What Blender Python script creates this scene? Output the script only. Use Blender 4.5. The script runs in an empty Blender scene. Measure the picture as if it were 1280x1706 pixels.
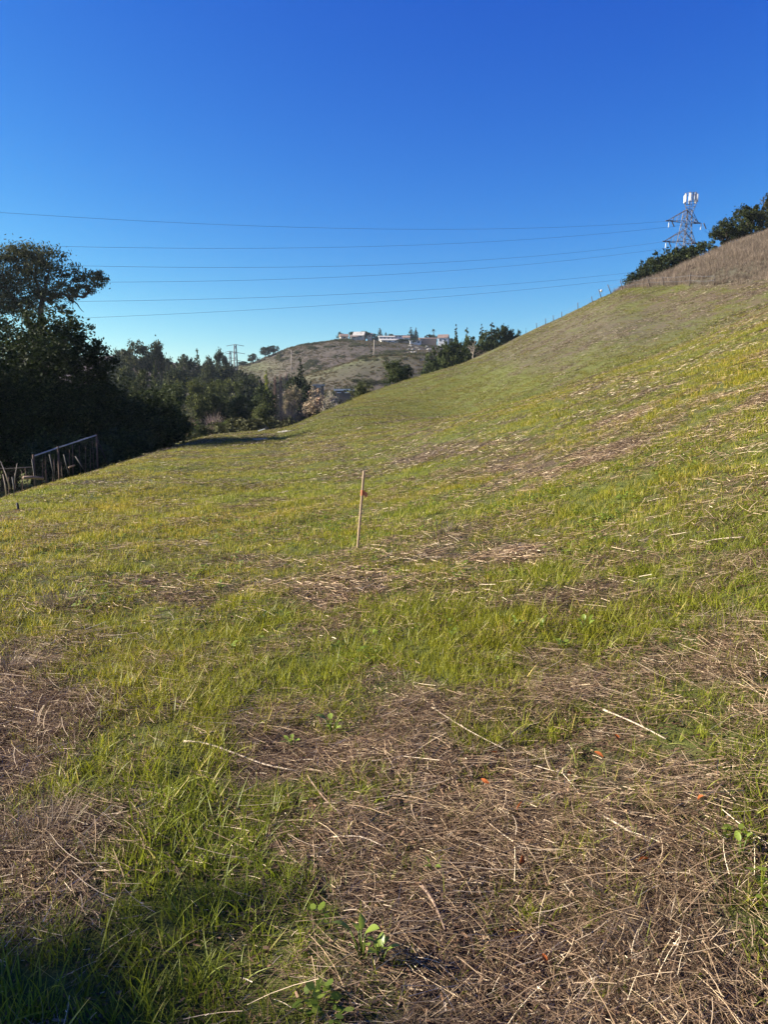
import bpy, math, random
import numpy as np
from mathutils import Vector, Matrix

R = math.radians
SC = bpy.context.scene
COL = SC.collection

# ------------------------------------------------------------------ camera
CAMZ, PITCH, FPX, W0, H0 = 1.6, R(7.2), 1290.0, 1280.0, 1706.0
cam = bpy.data.cameras.new('camera')
camo = bpy.data.objects.new('camera', cam)
COL.objects.link(camo)
camo.location = (0, 0, CAMZ)
camo.rotation_euler = (math.pi / 2 - PITCH, 0, 0)
cam.sensor_fit = 'VERTICAL'
cam.sensor_height = 24.0
cam.lens = 24.0 * FPX / H0
cam.clip_start = 0.05
cam.clip_end = 20000
SC.camera = camo

# ------------------------------------------------------------------ light
SUN_EL, SUN_AZ = R(25), R(-85)            # sun stands to the left, a touch ahead
world = bpy.data.worlds.new('World')
SC.world = world
world.use_nodes = True
wt = world.node_tree
sky = wt.nodes.new('ShaderNodeTexSky')
sky.sky_type = 'NISHITA'
sky.sun_disc = False
sky.sun_elevation = SUN_EL
sky.sun_rotation = SUN_AZ
sky.altitude = 200
sky.air_density = 1.0
sky.dust_density = 0.3
sky.ozone_density = 2.5
hsv = wt.nodes.new('ShaderNodeHueSaturation')
hsv.inputs['Saturation'].default_value = 1.22
hsv.inputs['Value'].default_value = 1.0
wt.links.new(sky.outputs[0], hsv.inputs['Color'])
# the same colour response over the whole sky: a phone camera's deep blue
sep = wt.nodes.new('ShaderNodeSeparateColor')
com = wt.nodes.new('ShaderNodeCombineColor')
wt.links.new(hsv.outputs[0], sep.inputs[0])
EXPO = 1.5
for ch, (gain, power) in enumerate(((5.5, 1.86), (3.5, 1.517), (1.62, 0.66))):
    m1 = wt.nodes.new('ShaderNodeMath'); m1.operation = 'MULTIPLY'; m1.inputs[1].default_value = 0.075
    m2 = wt.nodes.new('ShaderNodeMath'); m2.operation = 'POWER'; m2.inputs[1].default_value = power
    m3 = wt.nodes.new('ShaderNodeMath'); m3.operation = 'MULTIPLY'; m3.inputs[1].default_value = gain * 10 / 2 ** EXPO
    m4 = wt.nodes.new('ShaderNodeMath'); m4.operation = 'MINIMUM'; m4.inputs[1].default_value = 8.0
    wt.links.new(sep.outputs[ch], m1.inputs[0])
    wt.links.new(m1.outputs[0], m2.inputs[0])
    wt.links.new(m2.outputs[0], m3.inputs[0])
    wt.links.new(m3.outputs[0], m4.inputs[0])
    wt.links.new(m4.outputs[0], com.inputs[ch])
bg = wt.nodes['Background']
wt.links.new(com.outputs[0], bg.inputs[0])
bg.inputs[1].default_value = 0.1
sl = bpy.data.lights.new('sun', 'SUN')
sl.energy = 5.0
sl.angle = R(0.53)
sl.color = (1.0, 0.92, 0.78)
so = bpy.data.objects.new('sun', sl)
COL.objects.link(so)
sdir = Vector((math.sin(SUN_AZ) * math.cos(SUN_EL), math.cos(SUN_AZ) * math.cos(SUN_EL), math.sin(SUN_EL)))
so.rotation_euler = sdir.to_track_quat('Z', 'Y').to_euler()
so.location = (-30, 0, 40)
SC.view_settings.view_transform = 'Standard'
SC.view_settings.look = 'None'
SC.view_settings.exposure = EXPO
SC.view_settings.gamma = 1.0
SC.cycles.max_bounces = 6
SC.cycles.transparent_max_bounces = 4
SC.cycles.diffuse_bounces = 3
SC.cycles.volume_bounces = 0

rng = np.random.default_rng(7)
random.seed(7)

# ------------------------------------------------------------------ numbers
def ray(px, row):
    u = (px - W0 / 2) / FPX
    v = (H0 / 2 - row) / FPX
    c, s = math.cos(PITCH), math.sin(PITCH)
    return u, c + v * s, -s + v * c

def te(px, row):
    dx, dy, dz = ray(px, row)
    return dx / dy, dz / dy

def project(x, y, z):
    c, s = math.cos(PITCH), math.sin(PITCH)
    zz = z - CAMZ
    f = np.maximum(y * c - zz * s, 0.05)
    up = y * s + zz * c
    return W0 / 2 + FPX * x / f, H0 / 2 - FPX * up / f

def at(px, row, d):
    t, e = te(px, row)
    return Vector((t * d, d, CAMZ + e * d))

def sp(s, k):
    return k * np.logaddexp(0, np.asarray(s, float) / k)

def sstep(a, b, x):
    q = np.clip((np.asarray(x, float) - a) / (b - a), 0, 1)
    return q * q * (3 - 2 * q)

def _hash(ix, iy, seed):
    h = (ix.astype(np.int64) * 374761393 + iy.astype(np.int64) * 668265263 + seed * 974711) & 0x7fffffff
    h = ((h ^ (h >> 13)) * 1274126177) & 0x7fffffff
    return ((h ^ (h >> 16)) & 0xffff) / 65535.0

def vnoise(x, y, seed=0):
    ix, iy = np.floor(x), np.floor(y)
    fx, fy = x - ix, y - iy
    fx = fx * fx * (3 - 2 * fx)
    fy = fy * fy * (3 - 2 * fy)
    a, b = _hash(ix, iy, seed), _hash(ix + 1, iy, seed)
    c, d = _hash(ix, iy + 1, seed), _hash(ix + 1, iy + 1, seed)
    return (a * (1 - fx) + b * fx) * (1 - fy) + (c * (1 - fx) + d * fx) * fy

def fbm(x, y, scale, oct=4, seed=0):
    s, a, tot = 0, 1.0, 0
    x = np.asarray(x, float) / scale
    y = np.asarray(y, float) / scale
    for i in range(oct):
        s = s + a * vnoise(x + 17.3 * i, y - 9.1 * i, seed + i)
        tot += a
        a *= 0.5
        x, y = x * 2.03, y * 2.03
    return s / tot

# ------------------------------------------------------------------ terrain
# crest of the near hill: photo column, skyline row, distance of the crest
CREST = [(400, 722, 65), (480, 715, 75), (540, 685, 85), (600, 657, 95), (660, 638, 105), (720, 621, 115),
         (790, 599, 125), (830, 579, 135), (870, 557, 145), (930, 531, 132), (1000, 497, 112), (1035, 481, 102),
         (1081, 466, 100), (1111, 455, 102), (1167, 431, 105), (1214, 408, 110), (1280, 387, 112), (1500, 300, 118)]
CT = np.array([te(a, b)[0] for a, b, c in CREST])
CE = np.array([te(a, b)[1] for a, b, c in CREST])
CD = np.array([c for a, b, c in CREST], float)
_t = np.linspace(CT[0] - .1, CT[-1], 400)            # rounded, without kinks between the given points
_k = np.exp(-(np.arange(-40, 41) * (_t[1] - _t[0]) / .016) ** 2); _k /= _k.sum()
_sm = lambda v: np.convolve(np.pad(np.interp(_t, CT, v), 40, 'edge'), _k, 'valid')
CE, CD, CT = _sm(CE), _sm(CD), _t
FAR = [(-400, 600), (100, 598), (190, 592), (300, 604), (380, 613), (400, 608), (430, 600), (450, 591), (480, 579),
       (500, 573), (560, 565), (640, 568), (700, 573), (760, 580), (830, 590), (900, 600), (1300, 610), (2000, 620)]
FT = np.array([te(a, b)[0] for a, b in FAR])
FE = np.array([te(a, b)[1] for a, b in FAR])
SPUR = [(-400, 690), (380, 670), (450, 655), (520, 628), (560, 617), (600, 606), (640, 599), (700, 597), (760, 600),
        (830, 612), (900, 630), (2000, 650)]
ST = np.array([te(a, b)[0] for a, b in SPUR])
SE = np.array([te(a, b)[1] for a, b in SPUR])

DIP = 3.0      # the slope hollows a little below the mown edge

def bench(x, y):
    p = x + 0.13 * y
    up = 0.42 * sp(p - 1.7, 1.1)
    s = sp(-5.6 - p, 0.5)
    return up - 4.5 * (1 - np.exp(-0.42 * s / 4.5))

def height(x, y, micro=True):
    x = np.asarray(x, float)
    y = np.asarray(y, float)
    yy = np.maximum(y, 0.6)
    t = np.clip(x / yy, -3, 1.2)
    D = np.interp(t, CT, CD)
    e = np.interp(t, CT, CE)
    w = sstep(-0.22, -0.16, t)
    ye = y - sp(y - D, 3.0)
    xe = np.where(y > 0.6, x * np.where(y > 0.6, ye / yy, 1), x)
    crest = CAMZ + e * D + 0.15
    delta = (crest - bench(t * D, D)) * w
    q = np.clip((ye - 0.1 * D) / (0.9 * D), 0, 1)
    fall = np.interp(t, [-0.3, -0.13, 0.0, 0.1, 0.2], [0.03, 0.05, 0.22, 0.13, 0.12])
    dip = DIP * np.exp(-((ye - 52) / 26) ** 2) * sstep(2, 14, xe + 0.13 * ye) * (y > 0)
    near = bench(xe, ye) - dip + delta * q * q * (3 - 2 * q) - fall * sp(y - D, 3.0)
    # far side of the valley
    fe = np.interp(t, FT, FE)
    se = np.interp(t, ST, SE)
    r = np.maximum(y, 1.0)
    z0 = np.interp(t, [-0.3, -0.08, 0.0, 0.1], [-1.5, -1.5, -5.0, -8.0]) + 0.01 * np.clip(r - 80, 0, 150)
    z1 = CAMZ + se * 330
    z2 = CAMZ + fe * 520
    z15 = np.minimum(CAMZ + (se - 0.004) * 395, 0.5 * (z1 + z2))
    k1 = sstep(170, 335, r)
    k2 = sstep(325, 400, r)
    k3 = sstep(380, 530, r)
    far = z0 + (z1 - z0) * k1 + (z15 - z1) * k2 + (z2 - z15) * k3 - 0.06 * sp(r - 540, 15)
    far = far + (fbm(x, y, 60, 4, 3) - 0.5) * 9 * sstep(200, 320, r) * (1 - 0.75 * sstep(420, 500, r))
    far = np.maximum(far, -30)
    z = np.where(r > 40, 0.5 * (near + far + np.sqrt((near - far) ** 2 + 4.0)) - 1.0 * np.exp(-((near - far) / 6) ** 2) * 0.5, near)
    k = sstep(40, 90, r)
    z = near * (1 - k) + z * k
    if micro:
        n = (fbm(x, y, 2.4, 3, 11) - 0.5) * 0.16 + (fbm(x, y, 0.5, 3, 12) - 0.5) * 0.075
        big = (fbm(x * 1.4, y * 0.5, 9, 3, 14) - 0.5) * 0.5 * sstep(1, 6, x + 0.13 * y) * sstep(8, 30, r)
        hillbump = (fbm(x, y, 8, 4, 15) - 0.5) * 0.7 * sstep(2, 8, x + 0.13 * y) * sstep(20, 50, r) * (1 - sstep(170, 200, r))
        z = z + hillbump + n * (1 - sstep(30, 90, r)) * 1.0 + big * (1 - sstep(60, 100, r))
    return z

def hz(x, y):
    return float(height(np.array([x]), np.array([y]))[0])

def hit(px, row, dmin=1.0, dmax=400):
    """where the sight line through a photo point meets the ground"""
    t, e = te(px, row)
    d = np.exp(np.linspace(math.log(dmin), math.log(dmax), 3000))
    g = height(t * d, d) - (CAMZ + e * d)
    i = int(np.argmax(g > 0)) if (g > 0).any() else int(np.argmax(g))
    return Vector((t * d[i], d[i], float(height(np.array([t * d[i]]), np.array([d[i]]))[0])))

# ---- where the new grass stands and where old straw covers the ground
PATCH = [  # photo column, row, half width, half height, amount
    (250, 1090, 200, 90, .55), (300, 1380, 150, 140, .8), (240, 1230, 150, 70, .5), (120, 1060, 150, 50, .2), (480, 1160, 170, 60, .35), (720, 1075, 120, 50, .4),
    (900, 1050, 130, 40, .6), (300, 880, 330, 80, .45), (60, 900, 160, 80, .35), (1265, 1370, 55, 140, .5),
    (1000, 860, 330, 38, .3), (1120, 1200, 70, 40, .3), (640, 1480, 60, 40, .35), (500, 1530, 70, 60, .35),
    (640, 1640, 80, 70, .35), (150, 1630, 240, 90, .55), (1000, 1090, 200, 50, .15), (560, 1210, 60, 40, .4),
    (1200, 620, 160, 60, .25), (700, 665, 200, 35, .35), (450, 820, 250, 50, .3), (1230, 1250, 60, 40, .2),
    (120, 1290, 130, 70, .2), (640, 860, 200, 40, .15), (1150, 740, 160, 60, .12), (900, 700, 200, 50, .12),
    (700, 1130, 330, 60, .12), (1000, 1000, 300, 70, .12), (930, 1400, 330, 100, -.38), (930, 1580, 420, 170, -.65), (430, 1280, 110, 60, -.5), (60, 1180, 110, 60, -.55),
    (50, 1400, 120, 130, -.55), (1150, 1130, 170, 55, -.12), (820, 930, 190, 55, -.38), (250, 970, 45, 60, -.5),
    (1200, 930, 150, 40, -.4), (650, 985, 110, 38, -.4), (1010, 640, 110, 30, -.45), (750, 750, 150, 30, -.4),
    (1080, 700, 120, 40, -.2), (370, 1150, 50, 30, -.35), (1230, 1060, 90, 50, -.35), (95, 1000, 70, 40, -.4),
    (300, 1020, 60, 30, -.35), (560, 1000, 60, 25, -.25), (660, 1200, 110, 50, -.08), (1000, 780, 200, 40, -.12),
    (950, 555, 150, 35, -.6), (1080, 520, 140, 40, -.6), (1230, 505, 110, 40, -.6), (880, 590, 90, 25, -.45),
    (620, 700, 150, 30, -.2), (1255, 478, 130, 26, -.55), (470, 735, 40, 20, -.3), (180, 800, 40, 12, -.35), (60, 838, 80, 12, -.45)]

def green(x, y, z):
    p = x + 0.13 * y
    px, row = project(x, y, z)
    g = 0.66 + 1.2 * (fbm(p, y * 0.7, 0.9, 4, 21) - 0.5) + 0.5 * (fbm(p, y, 0.38, 3, 23) - 0.5) + 0.6 * (fbm(p * 1.3, y * 0.45, 5.5, 3, 22) - 0.5)
    g = g + 0.4 * sstep(.56, .66, fbm(x, y, 0.55, 2, 24)) * (1 - sstep(6, 10, y))       # single tufts coming up through the straw
    front = (y > 1.0)
    add = 0
    for a, b, c, d, v in PATCH:
        add = add + (v * 0.85 if v > 0 else v * 0.5) * np.exp(-((px - a) / c) ** 2 - ((row - b) / d) ** 2)
    g = g + np.where(front, add, 0)
    g = np.where(y > 9, 0.60 + (g - 0.60) * (1 - 0.55 * sstep(9, 24, y)), g)
    return np.clip(0.5 + (g - 0.5) * 1.35, 0, 1)

# fence line on the hill: photo foot points
FPOST = [((1191, 458), (1191, 476)), ((1150, 457), (1150, 477)), ((1103, 461), (1109, 477)), ((1078, 461), (1086, 478)),
         ((1057, 469), (1061, 480)), ((1034, 469), (1040, 484)), ((1013, 474), (1021, 489)), ((998, 485), (1004, 499)),
         ((986, 498), (989, 507)), ((963, 512), (964, 521)), ((936, 525), (937, 533)), ((922, 530), (923, 538)),
         ((909, 537), (910, 543)), ((894, 542), (895, 549))]
fp = []
for top, foot in FPOST[:5]:
    fp.append(hit(*foot, 30))
for top, foot in FPOST[5:]:
    t = te(*foot)[0]
    d = float(np.interp(t, CT, CD)) * (0.93 if foot[0] > 1000 else 0.97)
    fp.append(Vector((t * d, d, hz(t * d, d))))
fence_line = [hit(1420, 458, 30), hit(1300, 464, 30), hit(1240, 472, 30)] + fp      # the mown edge goes on past the last post
FENT = np.array([v.x / v.y for v in fence_line][::-1])
FEND = np.array([v.y for v in fence_line][::-1])

def tall(x, y):
    t = x / np.maximum(y, 1)
    d = np.interp(t, FENT, FEND) + np.maximum(t - FENT.max(), 0) * -20
    return sstep(-1.5, 2, y - d) * sstep(te(1000, 490)[0], te(1060, 490)[0], t) * (y < 260)

# ------------------------------------------------------------------ helpers
def link(o, parent=None):
    COL.objects.link(o)
    if parent is not None:
        o.parent = parent
    return o

def tag(o, label=None, cat=None, group=None, kind=None):
    if label: o['label'] = label
    if cat: o['category'] = cat
    if group: o['group'] = group
    if kind: o['kind'] = kind
    return o

def empty(name, loc, rz=0.0, sc=(1, 1, 1)):
    o = bpy.data.objects.new(name, None)
    link(o)
    o.location = loc
    o.rotation_euler = (0, 0, rz)
    o.scale = sc
    o.empty_display_size = 0.2
    return o

def npmesh(name, verts, faces, mat=None, smooth=False, attrs=None):
    """faces: (n,k) array"""
    me = bpy.data.meshes.new(name)
    verts = np.asarray(verts, np.float32)
    faces = np.asarray(faces, np.int32)
    n, k = faces.shape
    used = np.unique(faces)
    if len(used) < len(verts):
        remap = np.zeros(len(verts), np.int32); remap[used] = np.arange(len(used))
        faces = remap[faces]; verts = verts[used]
        attrs = {a: np.asarray(v)[used] for a, v in (attrs or {}).items()}
    me.vertices.add(len(verts))
    me.vertices.foreach_set('co', verts.ravel())
    me.loops.add(n * k)
    me.loops.foreach_set('vertex_index', faces.ravel())
    me.polygons.add(n)
    me.polygons.foreach_set('loop_start', np.arange(0, n * k, k, dtype=np.int32))
    if smooth:
        me.polygons.foreach_set('use_smooth', np.ones(n, bool))
    for a, v in (attrs or {}).items():
        at_ = me.attributes.new(a, 'FLOAT', 'POINT')
        at_.data.foreach_set('value', np.asarray(v, np.float32))
    me.update(calc_edges=True)
    if mat: me.materials.append(mat)
    return me

class MB:
    def __init__(s): s.v, s.f = [], []
    def box(s, c, d, rot=None):
        b = len(s.v)
        for i in (-.5, .5):
            for j in (-.5, .5):
                for k in (-.5, .5):
                    q = Vector((d[0] * i, d[1] * j, d[2] * k))
                    if rot: q = rot @ q
                    s.v.append(Vector(c) + q)
        for q in ((0, 1, 3, 2), (4, 6, 7, 5), (0, 4, 5, 1), (2, 3, 7, 6), (0, 2, 6, 4), (1, 5, 7, 3)):
            s.f.append([b + i for i in q])
        return s
    def tube(s, pts, rad, n=6, cap=True):
        pts = [Vector(p) for p in pts]
        if not hasattr(rad, '__len__'): rad = [rad] * len(pts)
        b = len(s.v)
        for i, p in enumerate(pts):
            d = (pts[min(i + 1, len(pts) - 1)] - pts[max(i - 1, 0)]).normalized()
            a = d.cross(Vector((0.3, 0.1, 1))) if abs(d.z) < 0.95 else d.cross(Vector((0, 1, 0)))
            a.normalize()
            c = d.cross(a)
            for k in range(n):
                w = 2 * math.pi * k / n
                s.v.append(p + (a * math.cos(w) + c * math.sin(w)) * rad[i])
        for i in range(len(pts) - 1):
            for k in range(n):
                s.f.append([b + i * n + k, b + i * n + (k + 1) % n, b + (i + 1) * n + (k + 1) % n, b + (i + 1) * n + k])
        if cap:
            s.f.append([b + k for k in range(n)][::-1])
            s.f.append([b + (len(pts) - 1) * n + k for k in range(n)])
        return s
    def poly(s, pts):
        b = len(s.v)
        s.v += [Vector(p) for p in pts]
        s.f.append(list(range(b, b + len(pts))))
        return s
    def mesh(s, name, mat=None, smooth=False):
        me = bpy.data.meshes.new(name)
        me.from_pydata([tuple(v) for v in s.v], [], s.f)
        if smooth:
            me.polygons.foreach_set('use_smooth', [True] * len(me.polygons))
        me.update()
        if mat: me.materials.append(mat)
        return me
    def build(s, name, mat=None, parent=None, smooth=False):
        return link(bpy.data.objects.new(name, s.mesh(name, mat, smooth)), parent)

# ------------------------------------------------------------------ materials
def mat(name):
    m = bpy.data.materials.new(name)
    m.use_nodes = True
    nt = m.node_tree
    return m, nt, nt.nodes['Principled BSDF']

def ramp(nt, stops, interp='LINEAR'):
    r = nt.nodes.new('ShaderNodeValToRGB')
    cr = r.color_ramp
    cr.interpolation = interp
    while len(cr.elements) < len(stops): cr.elements.new(0.5)
    for e, (p, c) in zip(cr.elements, stops):
        e.position = p
        e.color = (*c, 1)
    return r

def noise(nt, scale, detail=4, rough=0.6, vec=None):
    n = nt.nodes.new('ShaderNodeTexNoise')
    n.inputs['Scale'].default_value = scale
    n.inputs['Detail'].default_value = detail
    n.inputs['Roughness'].default_value = rough
    if vec is not None: nt.links.new(vec, n.inputs['Vector'])
    return n

def mixc(nt, fac, a, b, mode='MIX'):
    m = nt.nodes.new('ShaderNodeMix')
    m.data_type = 'RGBA'
    m.blend_type = mode
    for sock, val in ((m.inputs[0], fac), (m.inputs[6], a), (m.inputs[7], b)):
        if hasattr(val, 'is_output'): nt.links.new(val, sock)
        elif isinstance(val, (int, float)): sock.default_value = val
        else: sock.default_value = (*val, 1)
    return m.outputs[2]

def attr(nt, name, typ='GEOMETRY'):
    a = nt.nodes.new('ShaderNodeAttribute')
    a.attribute_name = name
    a.attribute_type = typ
    return a

def simple(name, col, rough=0.7, metal=0.0, var=0.25, scale=12):
    m, nt, b = mat(name)
    tc = nt.nodes.new('ShaderNodeTexCoord')
    n = noise(nt, scale, 5, 0.65, tc.outputs['Object'])
    r = ramp(nt, [(0.3, tuple(c * (1 - var) for c in col)), (0.7, tuple(min(1, c * (1 + var)) for c in col))])
    nt.links.new(n.outputs['Fac'], r.inputs['Fac'])
    nt.links.new(r.outputs['Color'], b.inputs['Base Color'])
    b.inputs['Roughness'].default_value = rough
    b.inputs['Metallic'].default_value = metal
    return m

def leafy(name, stops, transl=0.35, rough=0.55, tint=True, inst=False, spec=0.1):
    """thin leaf or blade: colour from the per leaf value rnd, light passes through a little"""
    m, nt, b = mat(name)
    a = attr(nt, 'rnd')
    r = ramp(nt, stops)
    nt.links.new(a.outputs['Fac'], r.inputs['Fac'])
    col = r.outputs['Color']
    if tint:
        oi = nt.nodes.new('ShaderNodeObjectInfo')
        col = mixc(nt, 1.0, col, oi.outputs['Color'], 'MULTIPLY')
    if inst:
        ia = attr(nt, 'tint', 'INSTANCER')
        col = mixc(nt, 1.0, col, ia.outputs['Color'], 'MULTIPLY')
    nt.links.new(col, b.inputs['Base Color'])
    b.inputs['Roughness'].default_value = rough
    b.inputs['Specular IOR Level'].default_value = spec
    if transl > 0:
        tr = nt.nodes.new('ShaderNodeBsdfTranslucent')
        nt.links.new(col, tr.inputs['Color'])
        mx = nt.nodes.new('ShaderNodeMixShader')
        mx.inputs[0].default_value = transl
        nt.links.new(b.outputs[0], mx.inputs[1])
        nt.links.new(tr.outputs[0], mx.inputs[2])
        nt.links.new(mx.outputs[0], nt.nodes['Material Output'].inputs['Surface'])
    return m

def ground_material():
    m, nt, b = mat('meadow_ground')
    tc = nt.nodes.new('ShaderNodeTexCoord')
    P = tc.outputs['Object']
    n1 = noise(nt, 38, 6, 0.7, P)
    thatch = ramp(nt, [(0.28, (.028, .020, .013)), (0.5, (.095, .071, .045)), (0.68, (.22, .165, .11)), (0.82, (.42, .33, .23))])
    nt.links.new(n1.outputs['Fac'], thatch.inputs['Fac'])
    n2 = noise(nt, 9, 5, 0.7, P)
    grs = ramp(nt, [(0.3, (.048, .056, .014)), (0.5, (.098, .108, .028)), (0.72, (.165, .165, .055))])
    nt.links.new(n2.outputs['Fac'], grs.inputs['Fac'])
    g = attr(nt, 'green')
    n3 = noise(nt, 3.2, 6, 0.75, P)
    ad = nt.nodes.new('ShaderNodeMath'); ad.operation = 'ADD'
    nt.links.new(g.outputs['Fac'], ad.inputs[0]); nt.links.new(n3.outputs['Fac'], ad.inputs[1])
    mr = nt.nodes.new('ShaderNodeMapRange')
    mr.inputs['From Min'].default_value = 0.80; mr.inputs['From Max'].default_value = 1.12
    nt.links.new(ad.outputs[0], mr.inputs['Value'])
    c1 = mixc(nt, mr.outputs[0], thatch.outputs['Color'], grs.outputs['Color'])
    # upper hill: pale grey brown old grass
    n4 = noise(nt, 5, 6, 0.75, P)
    dry = ramp(nt, [(0.3, (.060, .054, .036)), (0.55, (.110, .098, .066)), (0.75, (.175, .155, .108))])
    nt.links.new(n4.outputs['Fac'], dry.inputs['Fac'])
    d = attr(nt, 'dry')
    c2 = mixc(nt, d.outputs['Fac'], c1, dry.outputs['Color'])
    nt.links.new(c2, b.inputs['Base Color'])
    b.inputs['Roughness'].default_value = 0.95
    b.inputs['Specular IOR Level'].default_value = 0.1
    bp = nt.nodes.new('ShaderNodeBump')
    bp.inputs['Strength'].default_value = 0.9
    bp.inputs['Distance'].default_value = 0.03
    nt.links.new(n1.outputs['Fac'], bp.inputs['Height'])
    bp2 = nt.nodes.new('ShaderNodeBump')
    bp2.inputs['Strength'].default_value = 0.7
    bp2.inputs['Distance'].default_value = 0.12
    nt.links.new(n3.outputs['Fac'], bp2.inputs['Height'])
    nt.links.new(bp.outputs[0], bp2.inputs['Normal'])
    nt.links.new(bp2.outputs[0], b.inputs['Normal'])
    return m

def far_material():
    m, nt, b = mat('far_hill_ground')
    tc = nt.nodes.new('ShaderNodeTexCoord')
    P = tc.outputs['Object']
    n1 = noise(nt, 0.12, 8, 0.72, P)
    scrub = ramp(nt, [(0.3, (.050, .039, .036)), (0.5, (.085, .066, .060)), (0.7, (.125, .098, .086))])
    nt.links.new(n1.outputs['Fac'], scrub.inputs['Fac'])
    n2 = noise(nt, 0.05, 8, 0.7, P)
    grs = ramp(nt, [(0.3, (.070, .076, .038)), (0.6, (.115, .120, .060)), (0.8, (.16, .15, .09))])
    nt.links.new(n2.outputs['Fac'], grs.inputs['Fac'])
    g = attr(nt, 'green')
    c = mixc(nt, g.outputs['Fac'], scrub.outputs['Color'], grs.outputs['Color'])
    nt.links.new(c, b.inputs['Base Color'])
    b.inputs['Roughness'].default_value = 1.0
    b.inputs['Specular IOR Level'].default_value = 0.05
    bp = nt.nodes.new('ShaderNodeBump')
    bp.inputs['Distance'].default_value = 2.0
    bp.inputs['Strength'].default_value = 0.6
    nt.links.new(n1.outputs['Fac'], bp.inputs['Height'])
    nt.links.new(bp.outputs[0], b.inputs['Normal'])
    return m

M = {}
M['ground'] = ground_material()
M['far'] = far_material()
M['bark'] = simple('bark', (.075, .058, .045), 0.95, 0, 0.45, 6)
M['palebark'] = simple('pale_bark', (.30, .25, .20), 0.9, 0, 0.3, 5)
M['leaf'] = leafy('tree_leaf', [(0, (.022, .032, .012)), (0.5, (.048, .064, .022)), (0.85, (.085, .100, .036)), (1, (.13, .14, .055))], 0.22, 0.65)
M['twig'] = leafy('bare_twig', [(0, (.10, .08, .07)), (0.6, (.20, .165, .14)), (1, (.34, .28, .23))], 0.0, 0.9)
M['grass'] = leafy('grass_blade', [(0, (.095, .120, .012)), (0.5, (.185, .210, .022)), (0.85, (.27, .285, .040)), (1, (.40, .34, .13))], 0.42, 0.5, False, True, 0.3)
M['straw'] = leafy('straw', [(0, (.040, .025, .017)), (0.45, (.12, .078, .050)), (0.75, (.27, .195, .130)), (0.92, (.46, .36, .25)), (1, (.66, .56, .43))], 0.12, 0.7, False, True, 0.12)
M['tallgrass'] = leafy('tall_dry_grass', [(0, (.11, .088, .066)), (0.5, (.21, .170, .128)), (1, (.38, .315, .24))], 0.2, 0.8, False, True, 0.15)
M['weed'] = leafy('weed_leaf', [(0, (.13, .18, .025)), (0.5, (.23, .30, .045)), (1, (.36, .42, .09))], 0.4, 0.4, False, False, 0.4)
M['orange'] = leafy('dead_leaf', [(0, (.22, .06, .02)), (0.6, (.40, .11, .03)), (1, (.48, .18, .06))], 0.25, 0.6, False, False)
M['stalk'] = simple('pale_stalk', (.46, .36, .25), 0.6, 0, 0.25, 30)
M['brownstalk'] = simple('brown_stalk', (.26, .17, .11), 0.75, 0, 0.4, 30)
M['lath'] = simple('lath_wood', (.62, .44, .28), 0.75, 0, 0.18, 14)
M['flag'] = simple('orange_flagging', (.62, .20, .09), 0.6, 0, 0.15, 20)
M['steel'] = simple('galvanised_steel', (.45, .46, .48), 0.55, 0.3, 0.2, 4)
M['rust'] = simple('rusty_steel', (.13, .075, .05), 0.85, 0.0, 0.4, 9)
M['dark'] = simple('dark_steel', (.03, .028, .026), 0.8, 0.0, 0.4, 9)
M['wood'] = simple('grey_wood', (.20, .155, .12), 0.9, 0, 0.3, 8)
M['darkwood'] = simple('weathered_dark_post', (.07, .055, .045), 0.9, 0, 0.3, 8)
M['towersteel'] = simple('tower_steel', (.095, .085, .09), 0.6, 0.15, 0.25, 2)
M['white'] = simple('white_paint', (.72, .71, .68), 0.5, 0, 0.05, 2)
M['panel'] = simple('antenna_plastic', (.56, .56, .56), 0.5, 0, 0.05, 2)
M['cream'] = simple('cream_render', (.52, .46, .38), 0.8, 0, 0.08, 1)
M['wire'] = simple('conductor', (.10, .11, .13), 0.6, 0.2, 0.1, 1)
M['porcelain'] = simple('insulator_glass', (.72, .74, .76), 0.35, 0, 0.1, 3)
M['darkporcelain'] = simple('insulator_dark', (.06, .06, .07), 0.4, 0, 0.2, 3)
M['roof'] = simple('roof_shingle', (.22, .15, .12), 0.9, 0, 0.3, 1)
M['rooflight'] = simple('pale_roof', (.44, .41, .37), 0.85, 0, 0.1, 1)
M['glass'] = simple('window_glass', (.05, .06, .08), 0.15, 0, 0.1, 1)
M['rock'] = simple('pale_rock', (.27, .25, .21), 0.9, 0, 0.3, 0.7)
M['concrete'] = simple('concrete', (.30, .27, .22), 0.9, 0, 0.2, 3)

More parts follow.
